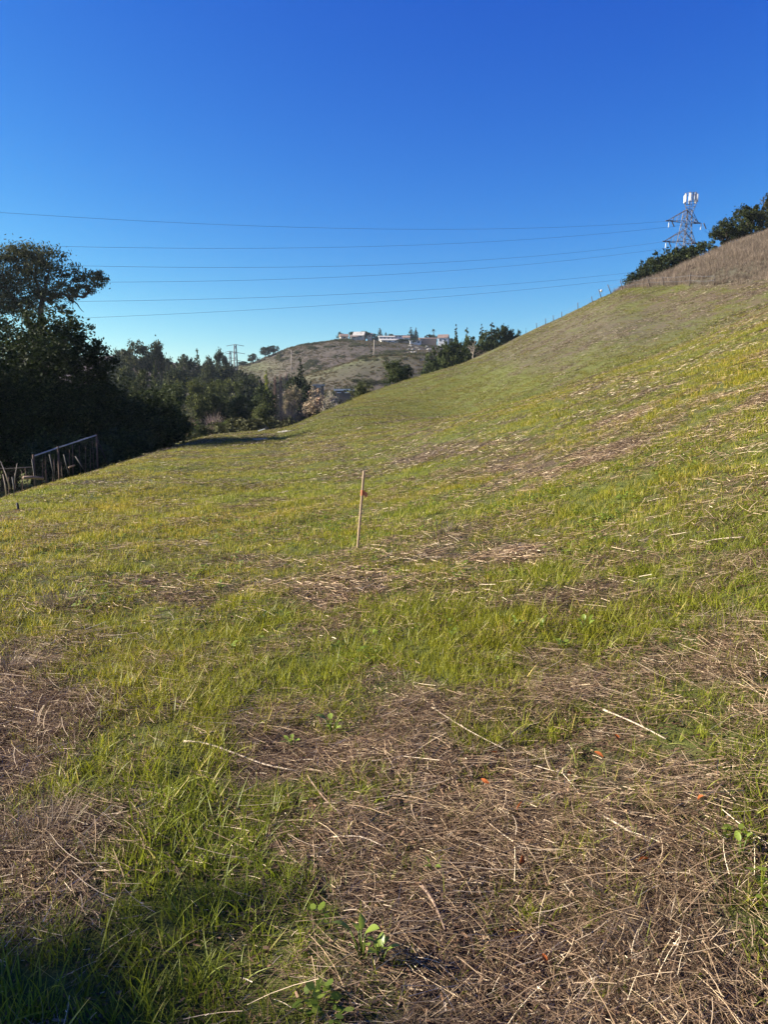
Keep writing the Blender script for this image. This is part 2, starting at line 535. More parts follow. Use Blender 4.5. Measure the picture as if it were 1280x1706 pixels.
# ------------------------------------------------------------------ ground mesh
def make_ground():
    fa = np.linspace(-43, 43, 300)
    left = -43 - 137 * (np.linspace(0, 1, 30)[1:] ** 1.4)
    right = 43 + 137 * (np.linspace(0, 1, 30)[1:-1] ** 1.4)
    az = np.radians(np.concatenate([left[::-1], fa, right]))
    n = len(az)
    # radius steps: fine near, coarse far
    rr = [0.02, 0.25, 0.4, 0.55]
    while rr[-1] < 6000:
        r = rr[-1]
        rr.append(r * (1.012 if r < 30 else 1.016 if r < 160 else 1.02 if r < 620 else 1.15))
    rr = np.array(rr)
    A, Rr = np.meshgrid(az, rr)
    X, Y = Rr * np.sin(A), Rr * np.cos(A)
    Z = height(X.ravel(), Y.ravel()).reshape(X.shape)
    V = np.stack([X.ravel(), Y.ravel(), Z.ravel()], 1)
    m = len(rr)
    i, j = np.meshgrid(np.arange(m - 1), np.arange(n), indexing='ij')
    j2 = (j + 1) % n
    F = np.stack([i * n + j, i * n + j2, (i + 1) * n + j2, (i + 1) * n + j], -1).reshape(-1, 4)[:, ::-1]
    g = green(V[:, 0], V[:, 1], V[:, 2])
    row_of = F.min(1) // n
    split = int(np.searchsorted(rr, 175))
    nearF = F[row_of < split]
    farF = F[row_of >= split]
    px, row = project(V[:, 0], V[:, 1], V[:, 2])
    crest = np.interp(V[:, 0] / np.maximum(V[:, 1], 1), CT, CD)
    dry = np.clip(0.6 * np.exp(-((px - 1010) / 190) ** 2 - ((row - 545) / 38) ** 2) + tall(V[:, 0], V[:, 1]) +
                  0.5 * np.exp(-((px - 860) / 110) ** 2 - ((row - 595) / 22) ** 2), 0, 1) * (V[:, 1] > 20)
    dry = np.maximum(dry, sstep(4, 14, V[:, 1] - crest) * (V[:, 1] > 60) * 0.6)
    fg = 0.05 + 0.7 * (fbm(V[:, 0], V[:, 1], 70, 4, 31) - 0.5) + 1.1 * np.exp(-((V[:, 1] - 335) / 55) ** 2) * np.exp(-((px - 590) / 110) ** 2)
    fg = fg + 0.7 * np.exp(-((px - 420) / 45) ** 2 - ((row - 612) / 12) ** 2) * (V[:, 1] > 200)
    far_green = np.clip(fg, 0, 1)
    me = npmesh('ground', V, nearF, M['ground'], True, {'green': g, 'dry': dry})
    o = link(bpy.data.objects.new('ground', me)); tag(o, kind='structure')
    me = npmesh('far_hillside', V, farF, M['far'], True, {'green': far_green, 'dry': dry})
    o = link(bpy.data.objects.new('far_hillside', me)); tag(o, kind='structure')

make_ground()

# ------------------------------------------------------------------ scattered grass and straw (stuff)
def strips(base, dirs, length, width, seg, bend, lift, side, taper=True):
    """n ribbons: base (n,3), dirs (n,3) start direction, bend (n,3) added quadratically"""
    n = len(base)
    ts = np.linspace(0, 1, seg + 1)
    V = []
    for t in ts:
        c = base + (dirs * t + bend * t * t) * length[:, None]
        w = width * ((1 - t ** 1.6) * 0.95 + 0.05 if taper else 1.0)
        V.append(c - side * w[:, None] / 2)
        V.append(c + side * w[:, None] / 2)
    V = np.stack(V, 1)                       # n, 2(seg+1), 3
    k = 2 * (seg + 1)
    f = np.array([[2 * i, 2 * i + 1, 2 * i + 3, 2 * i + 2] for i in range(seg)])
    F = (np.arange(n)[:, None, None] * k + f[None]).reshape(-1, 4)
    return V.reshape(-1, 3), F, k

def proto_coll(name):
    return bpy.data.collections.new(name)

def add_proto(coll, name, V, F, k, rnd, material):
    me = npmesh(name, V, F, material, False, {'rnd': np.repeat(rnd, k)})
    coll.objects.link(bpy.data.objects.new(name, me))

def grass_proto(coll, name, n, rad, h0, h1, w, seg, r, lean=0.35, material=None):
    a = r.uniform(0, 2 * np.pi, n)
    q = rad * np.sqrt(r.uniform(0, 1, n))
    base = np.stack([q * np.cos(a), q * np.sin(a), np.full(n, -0.015)], 1)
    ph = r.uniform(0, 2 * np.pi, n)
    ln = np.abs(r.normal(0, lean, n))
    d = np.stack([np.cos(ph) * ln, np.sin(ph) * ln, np.ones(n)], 1)
    d /= np.linalg.norm(d, axis=1)[:, None]
    bn = np.abs(r.normal(0, 0.35, n))
    bend = np.stack([np.cos(ph) * bn, np.sin(ph) * bn, -0.45 * bn], 1)
    L = r.uniform(h0, h1, n) * (1 - 0.35 * q / rad)
    tw = ph + np.pi / 2 + r.normal(0, 0.6, n)
    side = np.stack([np.cos(tw), np.sin(tw), np.zeros(n)], 1)
    V, F, k = strips(base, d, L, w * r.uniform(0.6, 1.25, n), seg, bend, 0, side)
    rnd = np.clip(r.beta(2.2, 2.4, n) + (r.uniform(0, 1, n) > 0.9) * 0.5, 0, 1)
    add_proto(coll, name, V, F, k, rnd, material or M['grass'])

def straw_proto(coll, name, n, rad, l0, l1, w, seg, r, zmax=0.03, spread=1.0, dark=1.0, material=None):
    a = r.uniform(0, 2 * np.pi, n)
    q = rad * np.sqrt(r.uniform(0, 1, n))
    ph = r.normal(0, spread, n) + (r.uniform(0, 1, n) > 0.5) * np.pi
    L = l0 + (l1 - l0) * r.uniform(0, 1, n) ** 2.7
    tilt = r.normal(0.0, 0.10, n)
    d = np.stack([np.cos(ph), np.sin(ph), tilt], 1)
    base = np.stack([q * np.cos(a), q * np.sin(a), r.uniform(0.0, zmax, n) ** 1.0 + np.maximum(-tilt, 0) * L * 0.6], 1) - d * L[:, None] * 0.5 * np.array([1, 1, 0])
    bp = ph + np.pi / 2
    b = r.normal(0, 0.16, n)
    bend = np.stack([np.cos(bp) * b, np.sin(bp) * b, r.normal(-0.03, 0.06, n)], 1)
    roll = r.uniform(0, np.pi, n)
    s0 = np.stack([-np.sin(ph), np.cos(ph), np.zeros(n)], 1)
    side = s0 * np.cos(roll)[:, None] + np.array([0, 0, 1]) * np.sin(roll)[:, None]
    V, F, k = strips(base, d, L, w * r.uniform(0.5, 1.3, n), seg, bend, 0, side, False)
    rnd = np.clip(r.beta(1.05, 1.2, n) * dark, 0, 1)
    add_proto(coll, name, V, F, k, rnd, material or M['straw'])

_gn = {}
def gn_group(coll):
    if coll.name in _gn: return _gn[coll.name]
    g = bpy.data.node_groups.new('scatter_' + coll.name, 'GeometryNodeTree')
    g.interface.new_socket('Geometry', in_out='INPUT', socket_type='NodeSocketGeometry')
    g.interface.new_socket('Geometry', in_out='OUTPUT', socket_type='NodeSocketGeometry')
    N, L = g.nodes, g.links
    i, o = N.new('NodeGroupInput'), N.new('NodeGroupOutput')
    ci = N.new('GeometryNodeCollectionInfo')
    ci.inputs['Collection'].default_value = coll
    ci.inputs['Separate Children'].default_value = True
    ci.inputs['Reset Children'].default_value = True
    ip = N.new('GeometryNodeInstanceOnPoints')
    ip.inputs['Pick Instance'].default_value = True
    def na(name, typ):
        a = N.new('GeometryNodeInputNamedAttribute')
        a.data_type = typ
        a.inputs['Name'].default_value = name
        return a.outputs['Attribute']
    L.new(i.outputs[0], ip.inputs['Points'])
    L.new(ci.outputs[0], ip.inputs['Instance'])
    L.new(na('pick', 'INT'), ip.inputs['Instance Index'])
    L.new(na('rot', 'FLOAT_VECTOR'), ip.inputs['Rotation'])
    L.new(na('scl', 'FLOAT_VECTOR'), ip.inputs['Scale'])
    L.new(ip.outputs[0], o.inputs[0])
    _gn[coll.name] = g
    return g

def euler_on(nrm, yaw):
    """xyz euler turning +z to nrm after a turn by yaw"""
    z = nrm / np.linalg.norm(nrm, axis=1)[:, None]
    x0 = np.stack([np.cos(yaw), np.sin(yaw), np.zeros_like(yaw)], 1)
    x = x0 - z * (x0 * z).sum(1)[:, None]
    x /= np.linalg.norm(x, axis=1)[:, None]
    y = np.cross(z, x)
    return np.stack([np.arctan2(y[:, 2], z[:, 2]), -np.arcsin(np.clip(x[:, 2], -1, 1)), np.arctan2(x[:, 1], x[:, 0])], 1)

def normals(x, y, eps=0.12):
    zx = (height(x + eps, y) - height(x - eps, y)) / (2 * eps)
    zy = (height(x, y + eps) - height(x, y - eps)) / (2 * eps)
    return np.stack([-zx, -zy, np.ones_like(x)], 1)

def scatter(name, label, cat, coll, x, y, z, rot, scl, pick, tint, kind='stuff'):
    n = len(x)
    me = bpy.data.meshes.new(name)
    me.vertices.add(n)
    me.vertices.foreach_set('co', np.stack([x, y, z], 1).astype(np.float32).ravel())
    for a, typ, v, key in (('rot', 'FLOAT_VECTOR', rot, 'vector'), ('scl', 'FLOAT_VECTOR', scl, 'vector'), ('tint', 'FLOAT_COLOR', tint, 'color')):
        me.attributes.new(a, typ, 'POINT').data.foreach_set(key, np.asarray(v, np.float32).ravel())
    me.attributes.new('pick', 'INT', 'POINT').data.foreach_set('value', np.asarray(pick, np.int32))
    me.update()
    o = link(bpy.data.objects.new(name, me))
    md = o.modifiers.new('scatter', 'NODES')
    md.node_group = gn_group(coll)
    tag(o, label, cat, kind=kind)
    return o

def sample(y0, y1, dens, r, tmax=0.64, fade=0.12, side=2.6):
    """even scatter over a wedge that is wider than the view by a step or two on both sides"""
    a0, a1 = y0 * (1 - fade), y1 * (1 + fade)
    if y0 < 2: a0 = 0.5
    n = int(dens * (tmax * (a1 * a1 - a0 * a0) + 2 * side * (a1 - a0)))
    yy = np.linspace(a0, a1, 2000)
    cdf = tmax * (yy * yy - a0 * a0) + 2 * side * (yy - a0)
    y = np.interp(r.uniform(0, cdf[-1], n), cdf, yy)
    x = (y * tmax + side) * r.uniform(-1, 1, n)
    lo = np.ones(n) if y0 < 2 else np.clip((y - a0) / (2 * fade * y0), 0, 1)
    keep = r.uniform(0, 1, n) < np.minimum(lo, np.clip((a1 - y) / (2 * fade * y1), 0, 1))
    return x[keep], y[keep]

def visible(x, y):
    """drop what lies over the brow, out of everybody's sight"""
    t = x / y
    return y < np.interp(t, CT, CD) + 6

r = np.random.default_rng(3)
cg = [proto_coll('green_tufts_%d' % i) for i in range(4)]
cs = [proto_coll('straw_mats_%d' % i) for i in range(4)]
ct = proto_coll('tall_tufts')
for i in range(5): grass_proto(cg[0], 'green_tuft_a%d' % i, 16, .055, .045, .16, .0045, 4, r)
for i in range(5, 7): grass_proto(cg[0], 'green_tuft_a%d' % i, 7, .05, .07, .19, .0068, 5, r, .5)
for i in range(7): grass_proto(cg[1], 'green_tuft_b%d' % i, 22, .10, .05, .15, .0075, 3, r)
for i in range(6): grass_proto(cg[2], 'green_tuft_c%d' % i, 34, .19, .05, .13, .012, 2, r)
for i in range(6): grass_proto(cg[3], 'green_tuft_d%d' % i, 60, .50, .06, .15, .026, 2, r)
for i in range(6): straw_proto(cs[0], 'straw_mat_a%d' % i, 190, .16, .008, .20, .0016, 3, r, .03, 0.9)
for i in range(6): straw_proto(cs[1], 'straw_mat_b%d' % i, 150, .28, .02, .21, .0030, 2, r, .04, 0.9)
for i in range(5): straw_proto(cs[2], 'straw_mat_c%d' % i, 120, .55, .04, .21, .0055, 2, r, .05, 1.0, 1.15)
for i in range(5): straw_proto(cs[3], 'straw_mat_d%d' % i, 110, 1.0, .08, .30, .012, 1, r, .08, 1.2, 1.3)
for i in range(6): grass_proto(ct, 'tall_tuft_%d' % i, 40, .34, .45, 1.1, .018, 3, r, 0.28, M['tallgrass'])

def layer_green():
    for k, (y0, y1, dens, hs) in enumerate([(1.1, 6, 400, .76), (6, 15, 150, .68), (15, 36, 42, .66), (36, 118, 8, .70)]):
        x, y = sample(y0, y1, dens, r)
        z = height(x, y)
        g = green(x, y, z)
        px, row = project(x, y, z)
        dryb = np.exp(-((px - 1010) / 190) ** 2 - ((row - 545) / 38) ** 2) * (y > 20)
        keep = (r.uniform(0, 1, len(x)) < np.clip((g - 0.10) * 1.3, [.36, .36, .28, .22][k], 1) * (1 - 0.4 * dryb)) & visible(x, y) & (tall(x, y) < 0.8)
        keep &= (x + 0.13 * y) > -9
        x, y, z, g = x[keep], y[keep], z[keep], g[keep]
        n = len(x)
        rot = np.stack([r.normal(0, .12, n), r.normal(0, .12, n), r.uniform(0, 6.28, n)], 1)
        s = hs * (0.58 + 0.58 * g) * r.uniform(0.75, 1.25, n)
        lush = fbm(x, y, 0.7, 3, 41)
        s = s * (0.65 + 0.75 * lush)
        warm = fbm(x, y, 2.3, 3, 42)[:, None]
        tint = np.concatenate([np.array([[1.12, 1.0, .8]]) * warm + np.array([[.72, .98, 1.1]]) * (1 - warm), np.ones((n, 1))], 1)
        tint[:, :3] *= (r.uniform(.75, 1.2, n))[:, None] * np.array([[1.45, 1.25, .95], [1.65, 1.32, 1.0], [1.42, 1.15, 1.1], [1.08, .87, 1.3]])[k]
        scatter(['green_grass', 'green_grass_middle', 'green_grass_slope', 'green_grass_hillside'][k],
                ['fresh green grass tufts in the foreground of the meadow', 'short green grass around the wooden survey stake',
                 'green grass on the lower hill slope and far bench', 'short green grass over the upper hillside'][k], 'grass', cg[k], x, y, z, rot,
                np.stack([s, s, s], 1), r.integers(0, 7 if k < 2 else 6, n), tint)

def layer_straw():
    for k, (y0, y1, dens, ) in enumerate([(1.1, 5, 75), (5, 13, 22), (13, 34, 3.6), (34, 118, 0.7)]):
        x, y = sample(y0, y1, dens, r)
        z = height(x, y)
        g = green(x, y, z)
        keep = (r.uniform(0, 1, len(x)) < np.clip(1.2 - g * 1.0, [0.14, .28, .3, .3][k], 1)) & visible(x, y) & (tall(x, y) < 0.9)
        keep &= (x + 0.13 * y) > -9
        x, y, z, g = x[keep], y[keep], z[keep], g[keep]
        n = len(x)
        yaw = np.where(r.uniform(0, 1, n) < (.7, .6, .2, .0)[k], (fbm(x, y, 1.6, 2, 51) - 0.5) * 4.5, r.uniform(0, 6.28, n))
        rot = euler_on(normals(x, y), yaw)
        s = r.uniform(0.75, 1.25, n)
        pale = fbm(x, y, 1.0, 3, 52)
        tv = (0.75 + 0.95 * pale * r.uniform(.75, 1.25, n))
        tv = tv * [1.25, 1.25, .85, .5][k]
        tint = np.stack([tv * 1.04, tv * 1.02, tv * [.95, .95, .95, 1.0][k], np.ones(n)], 1)
        scatter(['dry_straw', 'dry_straw_middle', 'dry_straw_slope', 'dry_straw_hillside'][k],
                ['flattened dry straw and stalks matted on the foreground ground', 'matted dry straw between the green tufts around the stake',
                 'pale dry straw lying on the lower slope', 'pale dry straw scattered over the hillside'][k], 'straw', cs[k], x, y, z + 0.004, rot,
                np.stack([s, s, s], 1), r.integers(0, 5, n), tint)

def layer_tall():
    x, y = sample(40, 125, 6.0, r)
    keep = (r.uniform(0, 1, len(x)) < tall(x, y)) & visible(x, y)
    x, y = x[keep], y[keep]
    n = len(x)
    z = height(x, y)
    rot = np.stack([r.normal(0, .1, n), r.normal(0.1, .1, n), r.uniform(0, 6.28, n)], 1)
    s = r.uniform(.45, 1.2, n) * (0.35 + 1.0 * fbm(x, y, 5, 3, 61))
    tv = r.uniform(.6, 1.25, n) * (.55 + .9 * fbm(x, y, 6, 3, 62))
    scatter('tall_dry_grass', 'tall dry brown grass at the hilltop behind the wire fence', 'grass', ct, x, y, z, rot,
            np.stack([s, s, s], 1), r.integers(0, 6, n), np.stack([tv, tv * .95, tv * .94, np.ones(n)], 1))

def layer_litter():
    cl = proto_coll('litter_flakes')
    for i in range(4): straw_proto(cl, 'litter_%d' % i, 130, .2, .006, .035, .0055, 1, r, .022, 1.5, .8)
    x, y = sample(1.1, 7, 45, r)
    z = height(x, y)
    g = green(x, y, z)
    keep = r.uniform(0, 1, len(x)) < np.clip(1.2 - g, .2, 1)
    x, y, z = x[keep], y[keep], z[keep]
    n = len(x)
    s = r.uniform(.8, 1.2, n)
    tv = r.uniform(.7, 1.3, n)
    scatter('leaf_litter', 'crumbled brown leaf litter under the foreground straw', 'leaf litter', cl, x, y, z, euler_on(normals(x, y), r.uniform(0, 6.28, n)),
            np.stack([s, s, s], 1), r.integers(0, 4, n), np.stack([tv * 1.1, tv * .95, tv * .85, np.ones(n)], 1))

def layer_cover():
    cl = proto_coll('cover_leaves')
    for i in range(5):
        n = 13
        a = r.uniform(0, 6.28, n); q = .05 * np.sqrt(r.uniform(0, 1, n))
        C = np.stack([q * np.cos(a), q * np.sin(a), r.uniform(.02, .075, n)], 1)
        el = r.uniform(-.3, .5, n)
        u = np.stack([np.cos(a) * np.cos(el), np.sin(a) * np.cos(el), np.sin(el)], 1)
        w = np.stack([-np.sin(a), np.cos(a), r.normal(0, .25, n)], 1)
        L = r.uniform(.014, .030, n)[:, None]
        V = np.stack([C - u * L * .6, C - u * L * .25 + w * L * .42, C + u * L * .3 + w * L * .42, C + u * L * .65, C + u * L * .3 - w * L * .42, C - u * L * .25 - w * L * .42], 1).reshape(-1, 3)
        F = (np.arange(n)[:, None, None] * 6 + np.array([[0, 1, 2, 3], [0, 3, 4, 5]])[None]).reshape(-1, 4)
        me = npmesh('cover_%d' % i, V, F, M['cover'], False, {'rnd': np.repeat(r.uniform(.1, .9, n), 6)})
        cl.objects.link(bpy.data.objects.new('cover_%d' % i, me))
    x, y = sample(1.2, 11, 60, r)
    z = height(x, y)
    g = green(x, y, z)
    keep = r.uniform(0, 1, len(x)) < sstep(.5, .8, g) * sstep(.5, .62, fbm(x, y, .8, 3, 66)) * .9
    x, y, z = x[keep], y[keep], z[keep]
    n = len(x)
    s = r.uniform(.6, 1.05, n)
    tv = r.uniform(.7, 1.15, n)
    scatter('ground_cover', 'small round-leaved seedlings among the green grass', 'ground cover', cl, x, y, z,
            np.stack([r.normal(0, .15, n), r.normal(0, .15, n), r.uniform(0, 6.28, n)], 1), np.stack([s, s, s], 1), r.integers(0, 5, n),
            np.stack([tv, tv, tv * .9, np.ones(n)], 1))
M['cover'] = leafy('seedling_leaf', [(0, (.10, .15, .02)), (0.5, (.19, .26, .035)), (1, (.33, .38, .08))], 0.4, 0.5, False, True, 0.2)

layer_green()
layer_cover()
layer_litter()
layer_straw()
layer_tall()

# ------------------------------------------------------------------ trees
def leaf_quads(C, leaf, r, rnd, aspect=0.5, droop=0.0):
    n = len(C)
    a = r.normal(0, 1, (n, 3))
    a[:, 2] = a[:, 2] * (0.7 if not droop else 0.5) - droop
    a /= np.linalg.norm(a, axis=1)[:, None]
    b = np.cross(a, r.normal(0, 1, (n, 3)))
    b /= np.linalg.norm(b, axis=1)[:, None]
    s = (leaf * r.uniform(0.6, 1.35, n))[:, None]
    V = np.stack([C - a * s * .5, C + b * s * aspect * .5, C + a * s * .5, C - b * s * aspect * .5], 1).reshape(-1, 3)
    F = np.arange(n * 4).reshape(-1, 4)
    return V, F, np.repeat(rnd, 4)

def crown_points(lobes, n, r, clump=34, sig=0.17, fill=0.25):
    lb = np.array(lobes, float)
    wgt = (lb[:, 3] * lb[:, 4] * lb[:, 5]) ** (2 / 3)
    wgt /= wgt.sum()
    nc = max(8, int(n / clump))
    which = r.choice(len(lb), nc, p=wgt)
    d = r.normal(0, 1, (nc, 3))
    d /= np.linalg.norm(d, axis=1)[:, None]
    rad = np.where(r.uniform(0, 1, nc) < fill, r.uniform(0.1, 0.8, nc), r.uniform(0.78, 1.08, nc))
    cc = lb[which, :3] + d * rad[:, None] * lb[which, 3:6]
    cs_ = r.uniform(0.5, 1.3, nc) * sig
    hue = np.clip(r.normal(0.5, 0.2, nc), 0, 1)
    k = r.integers(0, nc, n)
    size = lb[which, 3:6].mean(1)
    P = cc[k] + r.normal(0, 1, (n, 3)) * (cs_[k] * size[k])[:, None] * np.array([1, 1, .75])
    rnd = np.clip(hue[k] + r.normal(0, 0.16, n), 0, 1)
    return P, rnd

def crown_mesh(name, lobes, n, leaf, r, clump=34, sig=0.17, fill=0.25, aspect=0.5, droop=0, zmin=None, material=None):
    P, rnd = crown_points(lobes, n, r, clump, sig, fill)
    if zmin is not None:
        k = P[:, 2] > zmin
        P, rnd = P[k], rnd[k]
    V, F, rn = leaf_quads(P, leaf, r, rnd, aspect, droop)
    return npmesh(name, V, F, material or M['leaf'], False, {'rnd': rn})

def limb(mb, a, b, r0, r1, rr, wob=0.08, n=6, seg=4):
    a, b = Vector(a), Vector(b)
    L = (b - a).length
    pts, rad = [], []
    for i in range(seg + 1):
        t = i / seg
        j = Vector((rr.normal(0, 1), rr.normal(0, 1), rr.normal(0, .5))) * wob * L * (t * (1 - t)) * 2
        pts.append(a.lerp(b, t) + j)
        rad.append(r0 + (r1 - r0) * t)
    mb.tube(pts, rad, n)

UNIT = {}
def unit(kind, v):
    """unit trees, one high; shared by all copies of the kind"""
    key = (kind, v)
    if key in UNIT: return UNIT[key]
    q = np.random.default_rng(hash((len(kind) * 7 + ord(kind[0]) * 31 + ord(kind[-1]), v)) % 2 ** 31)
    mb = MB()
    lob = []
    if kind == 'oak':
        for i in range(11):
            a = q.uniform(0, 6.28); d = q.uniform(.12, .34)
            z = q.uniform(.34, .80)
            d *= 1.15 - abs(z - .5)
            lob.append((d * math.cos(a), d * math.sin(a), z, q.uniform(.13, .22), q.uniform(.13, .22), q.uniform(.10, .17)))
        lob.append((0, 0, .55, .30, .30, .27)); lob.append((0.03, 0, .80, .17, .17, .14))
        cr = crown_mesh('crown', lob, 10500, .037, q, 44, .17, .3, .6, 0, .04)
        limb(mb, (0, 0, -.05), (0.02, 0, .35), .045, .03, q)
        for i in range(5): l = lob[i]; limb(mb, (0.01, 0, .25), l[:3], .022, .006, q)
    elif kind == 'conifer':
        for i in range(44):
            z = .08 + .90 * (i / 44) ** 0.9
            rad = (1 - z) ** 0.85 * .25 + .004
            a = i * 2.4 + q.normal(0, .3)
            o = rad * q.uniform(.45, .8)
            lob.append((o * math.cos(a), o * math.sin(a), z, rad * .55 + .004, rad * .55 + .004, .02 + rad * .08))
        cr = crown_mesh('crown', lob, 7500, .030, q, 26, .30, .4, .45, 0.3)
        limb(mb, (0, 0, -.05), (0, 0, .98), .028, .004, q, .01)
    elif kind == 'cypress':
        for i in range(26):
            z = .05 + .92 * i / 26
            rad = .16 * (1 - z ** 2.2) + .015
            a = i * 2.4
            lob.append((rad * .3 * math.cos(a), rad * .3 * math.sin(a), z, rad, rad, .05))
        cr = crown_mesh('crown', lob, 3200, .045, q, 22, .25, .3, .45, -0.3)
        limb(mb, (0, 0, -.05), (0, 0, .95), .02, .004, q, .01)
    elif kind == 'umbrella':
        limb(mb, (0, 0, -.05), (0.02, 0, .55), .035, .022, q, .03)
        for i in range(9):
            a = i * .7 + q.uniform(-.3, .3); d = q.uniform(.12, .36); z = q.uniform(.66, .90) - d * .2
            lob.append((d * math.cos(a), d * math.sin(a), z, q.uniform(.11, .17), q.uniform(.11, .17), q.uniform(.055, .09)))
            limb(mb, (0.02, 0, q.uniform(.38, .55)), lob[-1][:3], .014, .004, q, .06)
        lob.append((0, 0, .90, .18, .18, .08))
        for i in range(5):
            a = q.uniform(0, 6.28); d = q.uniform(.05, .2)
            lob.append((d * math.cos(a), d * math.sin(a), q.uniform(.35, .6), .09, .09, .07))
        cr = crown_mesh('crown', lob, 6500, .042, q, 30, .26, .3, .55)
    elif kind == 'willow':
        for i in range(16):
            a = q.uniform(0, 6.28); d = q.uniform(.05, .36); z = q.uniform(.25, .85) - d * .35
            lob.append((d * math.cos(a), d * math.sin(a), z, q.uniform(.08, .15), q.uniform(.08, .15), q.uniform(.12, .2)))
            limb(mb, (0, 0, .1), lob[-1][:3], .012, .003, q, .06, 5)
        cr = crown_mesh('crown', lob, 9000, .038, q, 34, .27, .4, .42, -0.3, .02)
        limb(mb, (0, 0, -.05), (0, 0, .3), .03, .02, q)
    elif kind == 'shrub':
        for i in range(12):
            a = q.uniform(0, 6.28); d = q.uniform(.0, .36); z = q.uniform(.12, .72) * (1 - d)
            lob.append((d * math.cos(a), d * math.sin(a), z, q.uniform(.13, .22), q.uniform(.13, .22), q.uniform(.13, .22)))
        cr = crown_mesh('crown', lob, 6500, .050, q, 28, .32, .35, .55, 0, -.02)
        for i in range(6): limb(mb, (0, 0, -.05), lob[i][:3], .014, .003, q, .08, 5)
    elif kind == 'bare':
        n = 900
        a = q.uniform(0, 6.28, n); rr_ = q.uniform(0, .12, n)
        el = q.uniform(.25, 1.5, n)
        base = np.stack([rr_ * np.cos(a), rr_ * np.sin(a), q.uniform(0, .45, n)], 1)
        base[:, :2] *= (1 + 2.2 * base[:, 2:3])
        d = np.stack([np.cos(a) * np.cos(el), np.sin(a) * np.cos(el), np.sin(el)], 1)
        L = q.uniform(.18, .55, n)
        side = np.cross(d, q.normal(0, 1, (n, 3)))
        side /= np.linalg.norm(side, axis=1)[:, None]
        V, F, k = strips(base, d, L, np.full(n, .009), 2, q.normal(0, .12, (n, 3)), 0, side)
        cr = npmesh('crown', V, F, M['twig'], False, {'rnd': np.repeat(q.uniform(0, 1, n), k)})
        for i in range(7):
            w = q.uniform(0, 6.28); limb(mb, (0, 0, -.05), (.25 * math.cos(w), .25 * math.sin(w), .5), .012, .004, q, .08, 5)
    elif kind == 'poplar':
        n = 1100
        z0 = q.uniform(.08, .85, n)
        a = q.uniform(0, 6.28, n)
        base = np.stack([.012 * np.cos(a), .012 * np.sin(a), z0], 1)
        el = q.uniform(1.05, 1.35, n)
        d = np.stack([np.cos(a) * np.cos(el), np.sin(a) * np.cos(el), np.sin(el)], 1)
        L = q.uniform(.08, .26, n) * (1.1 - z0 * .7)
        side = np.cross(d, q.normal(0, 1, (n, 3)))
        side /= np.linalg.norm(side, axis=1)[:, None]
        V, F, k = strips(base, d, L, np.full(n, .010), 1, q.normal(0, .06, (n, 3)), 0, side)
        cr = npmesh('crown', V, F, M['twig'], False, {'rnd': np.repeat(q.uniform(.2, 1, n), k)})
        limb(mb, (0, 0, -.05), (0, 0, .95), .015, .003, q, .01)
    tk = mb.mesh('trunk', M['bark'], True)
    UNIT[key] = (tk, cr)
    return UNIT[key]

def grow(name, label, kind, v, loc, h, w, tint=(1, 1, 1), group=None, cat='tree', rz=None, lean=0.0):
    e = empty(name, loc, random.uniform(0, 6.28) if rz is None else rz, (w, w, h))
    e.rotation_euler.x = lean
    tk, cr = unit(kind, v)
    o = link(bpy.data.objects.new('trunk' if cat == 'tree' else 'stem', tk), e)
    c = link(bpy.data.objects.new('crown' if cat == 'tree' else 'foliage', cr), e)
    c.color = (*tint, 1)
    tag(e, label, cat, group)
    return e

WIDTH = {'oak': .90, 'conifer': .50, 'cypress': .36, 'umbrella': .92, 'willow': .86, 'shrub': .95, 'bare': 1.15, 'poplar': .22}
def stand(name, label, kind, v, px, top, d, wpx, tint=(1, 1, 1), group=None, cat='tree', sink=0.2, minz=None):
    p = at(px, top, d)
    z = hz(p.x, d) - sink
    if minz is not None: z = max(z, minz)
    h = max(p.z - z, 1.0)
    return grow(name, label, kind, v, (p.x, d, z), h, wpx / FPX * d / WIDTH[kind], tint, group, cat)

G0, G1, G2, G3 = (1, 1, 1), (.75, .85, .8), (1.5, 1.45, 1.15), (1.25, 1.2, 1.0)
PINKISH, TAN, YEL, GREY = (1.5, 1.25, 1.15), (2.2, 1.9, 1.5), (2.6, 2.3, 1.2), (1.15, 1.1, 1.1)

def blob(px, row, d, rx, ry, dd=None, off=0.0):
    p = at(px, row, d + off)
    k = d / FPX
    return (p.x, p.y, p.z, rx * k, dd if dd else (rx + ry) * 0.5 * k, ry * k)

def rel(lobes, o):
    return [(a - o[0], b - o[1], c - o[2], d, e, f) for a, b, c, d, e, f in lobes]

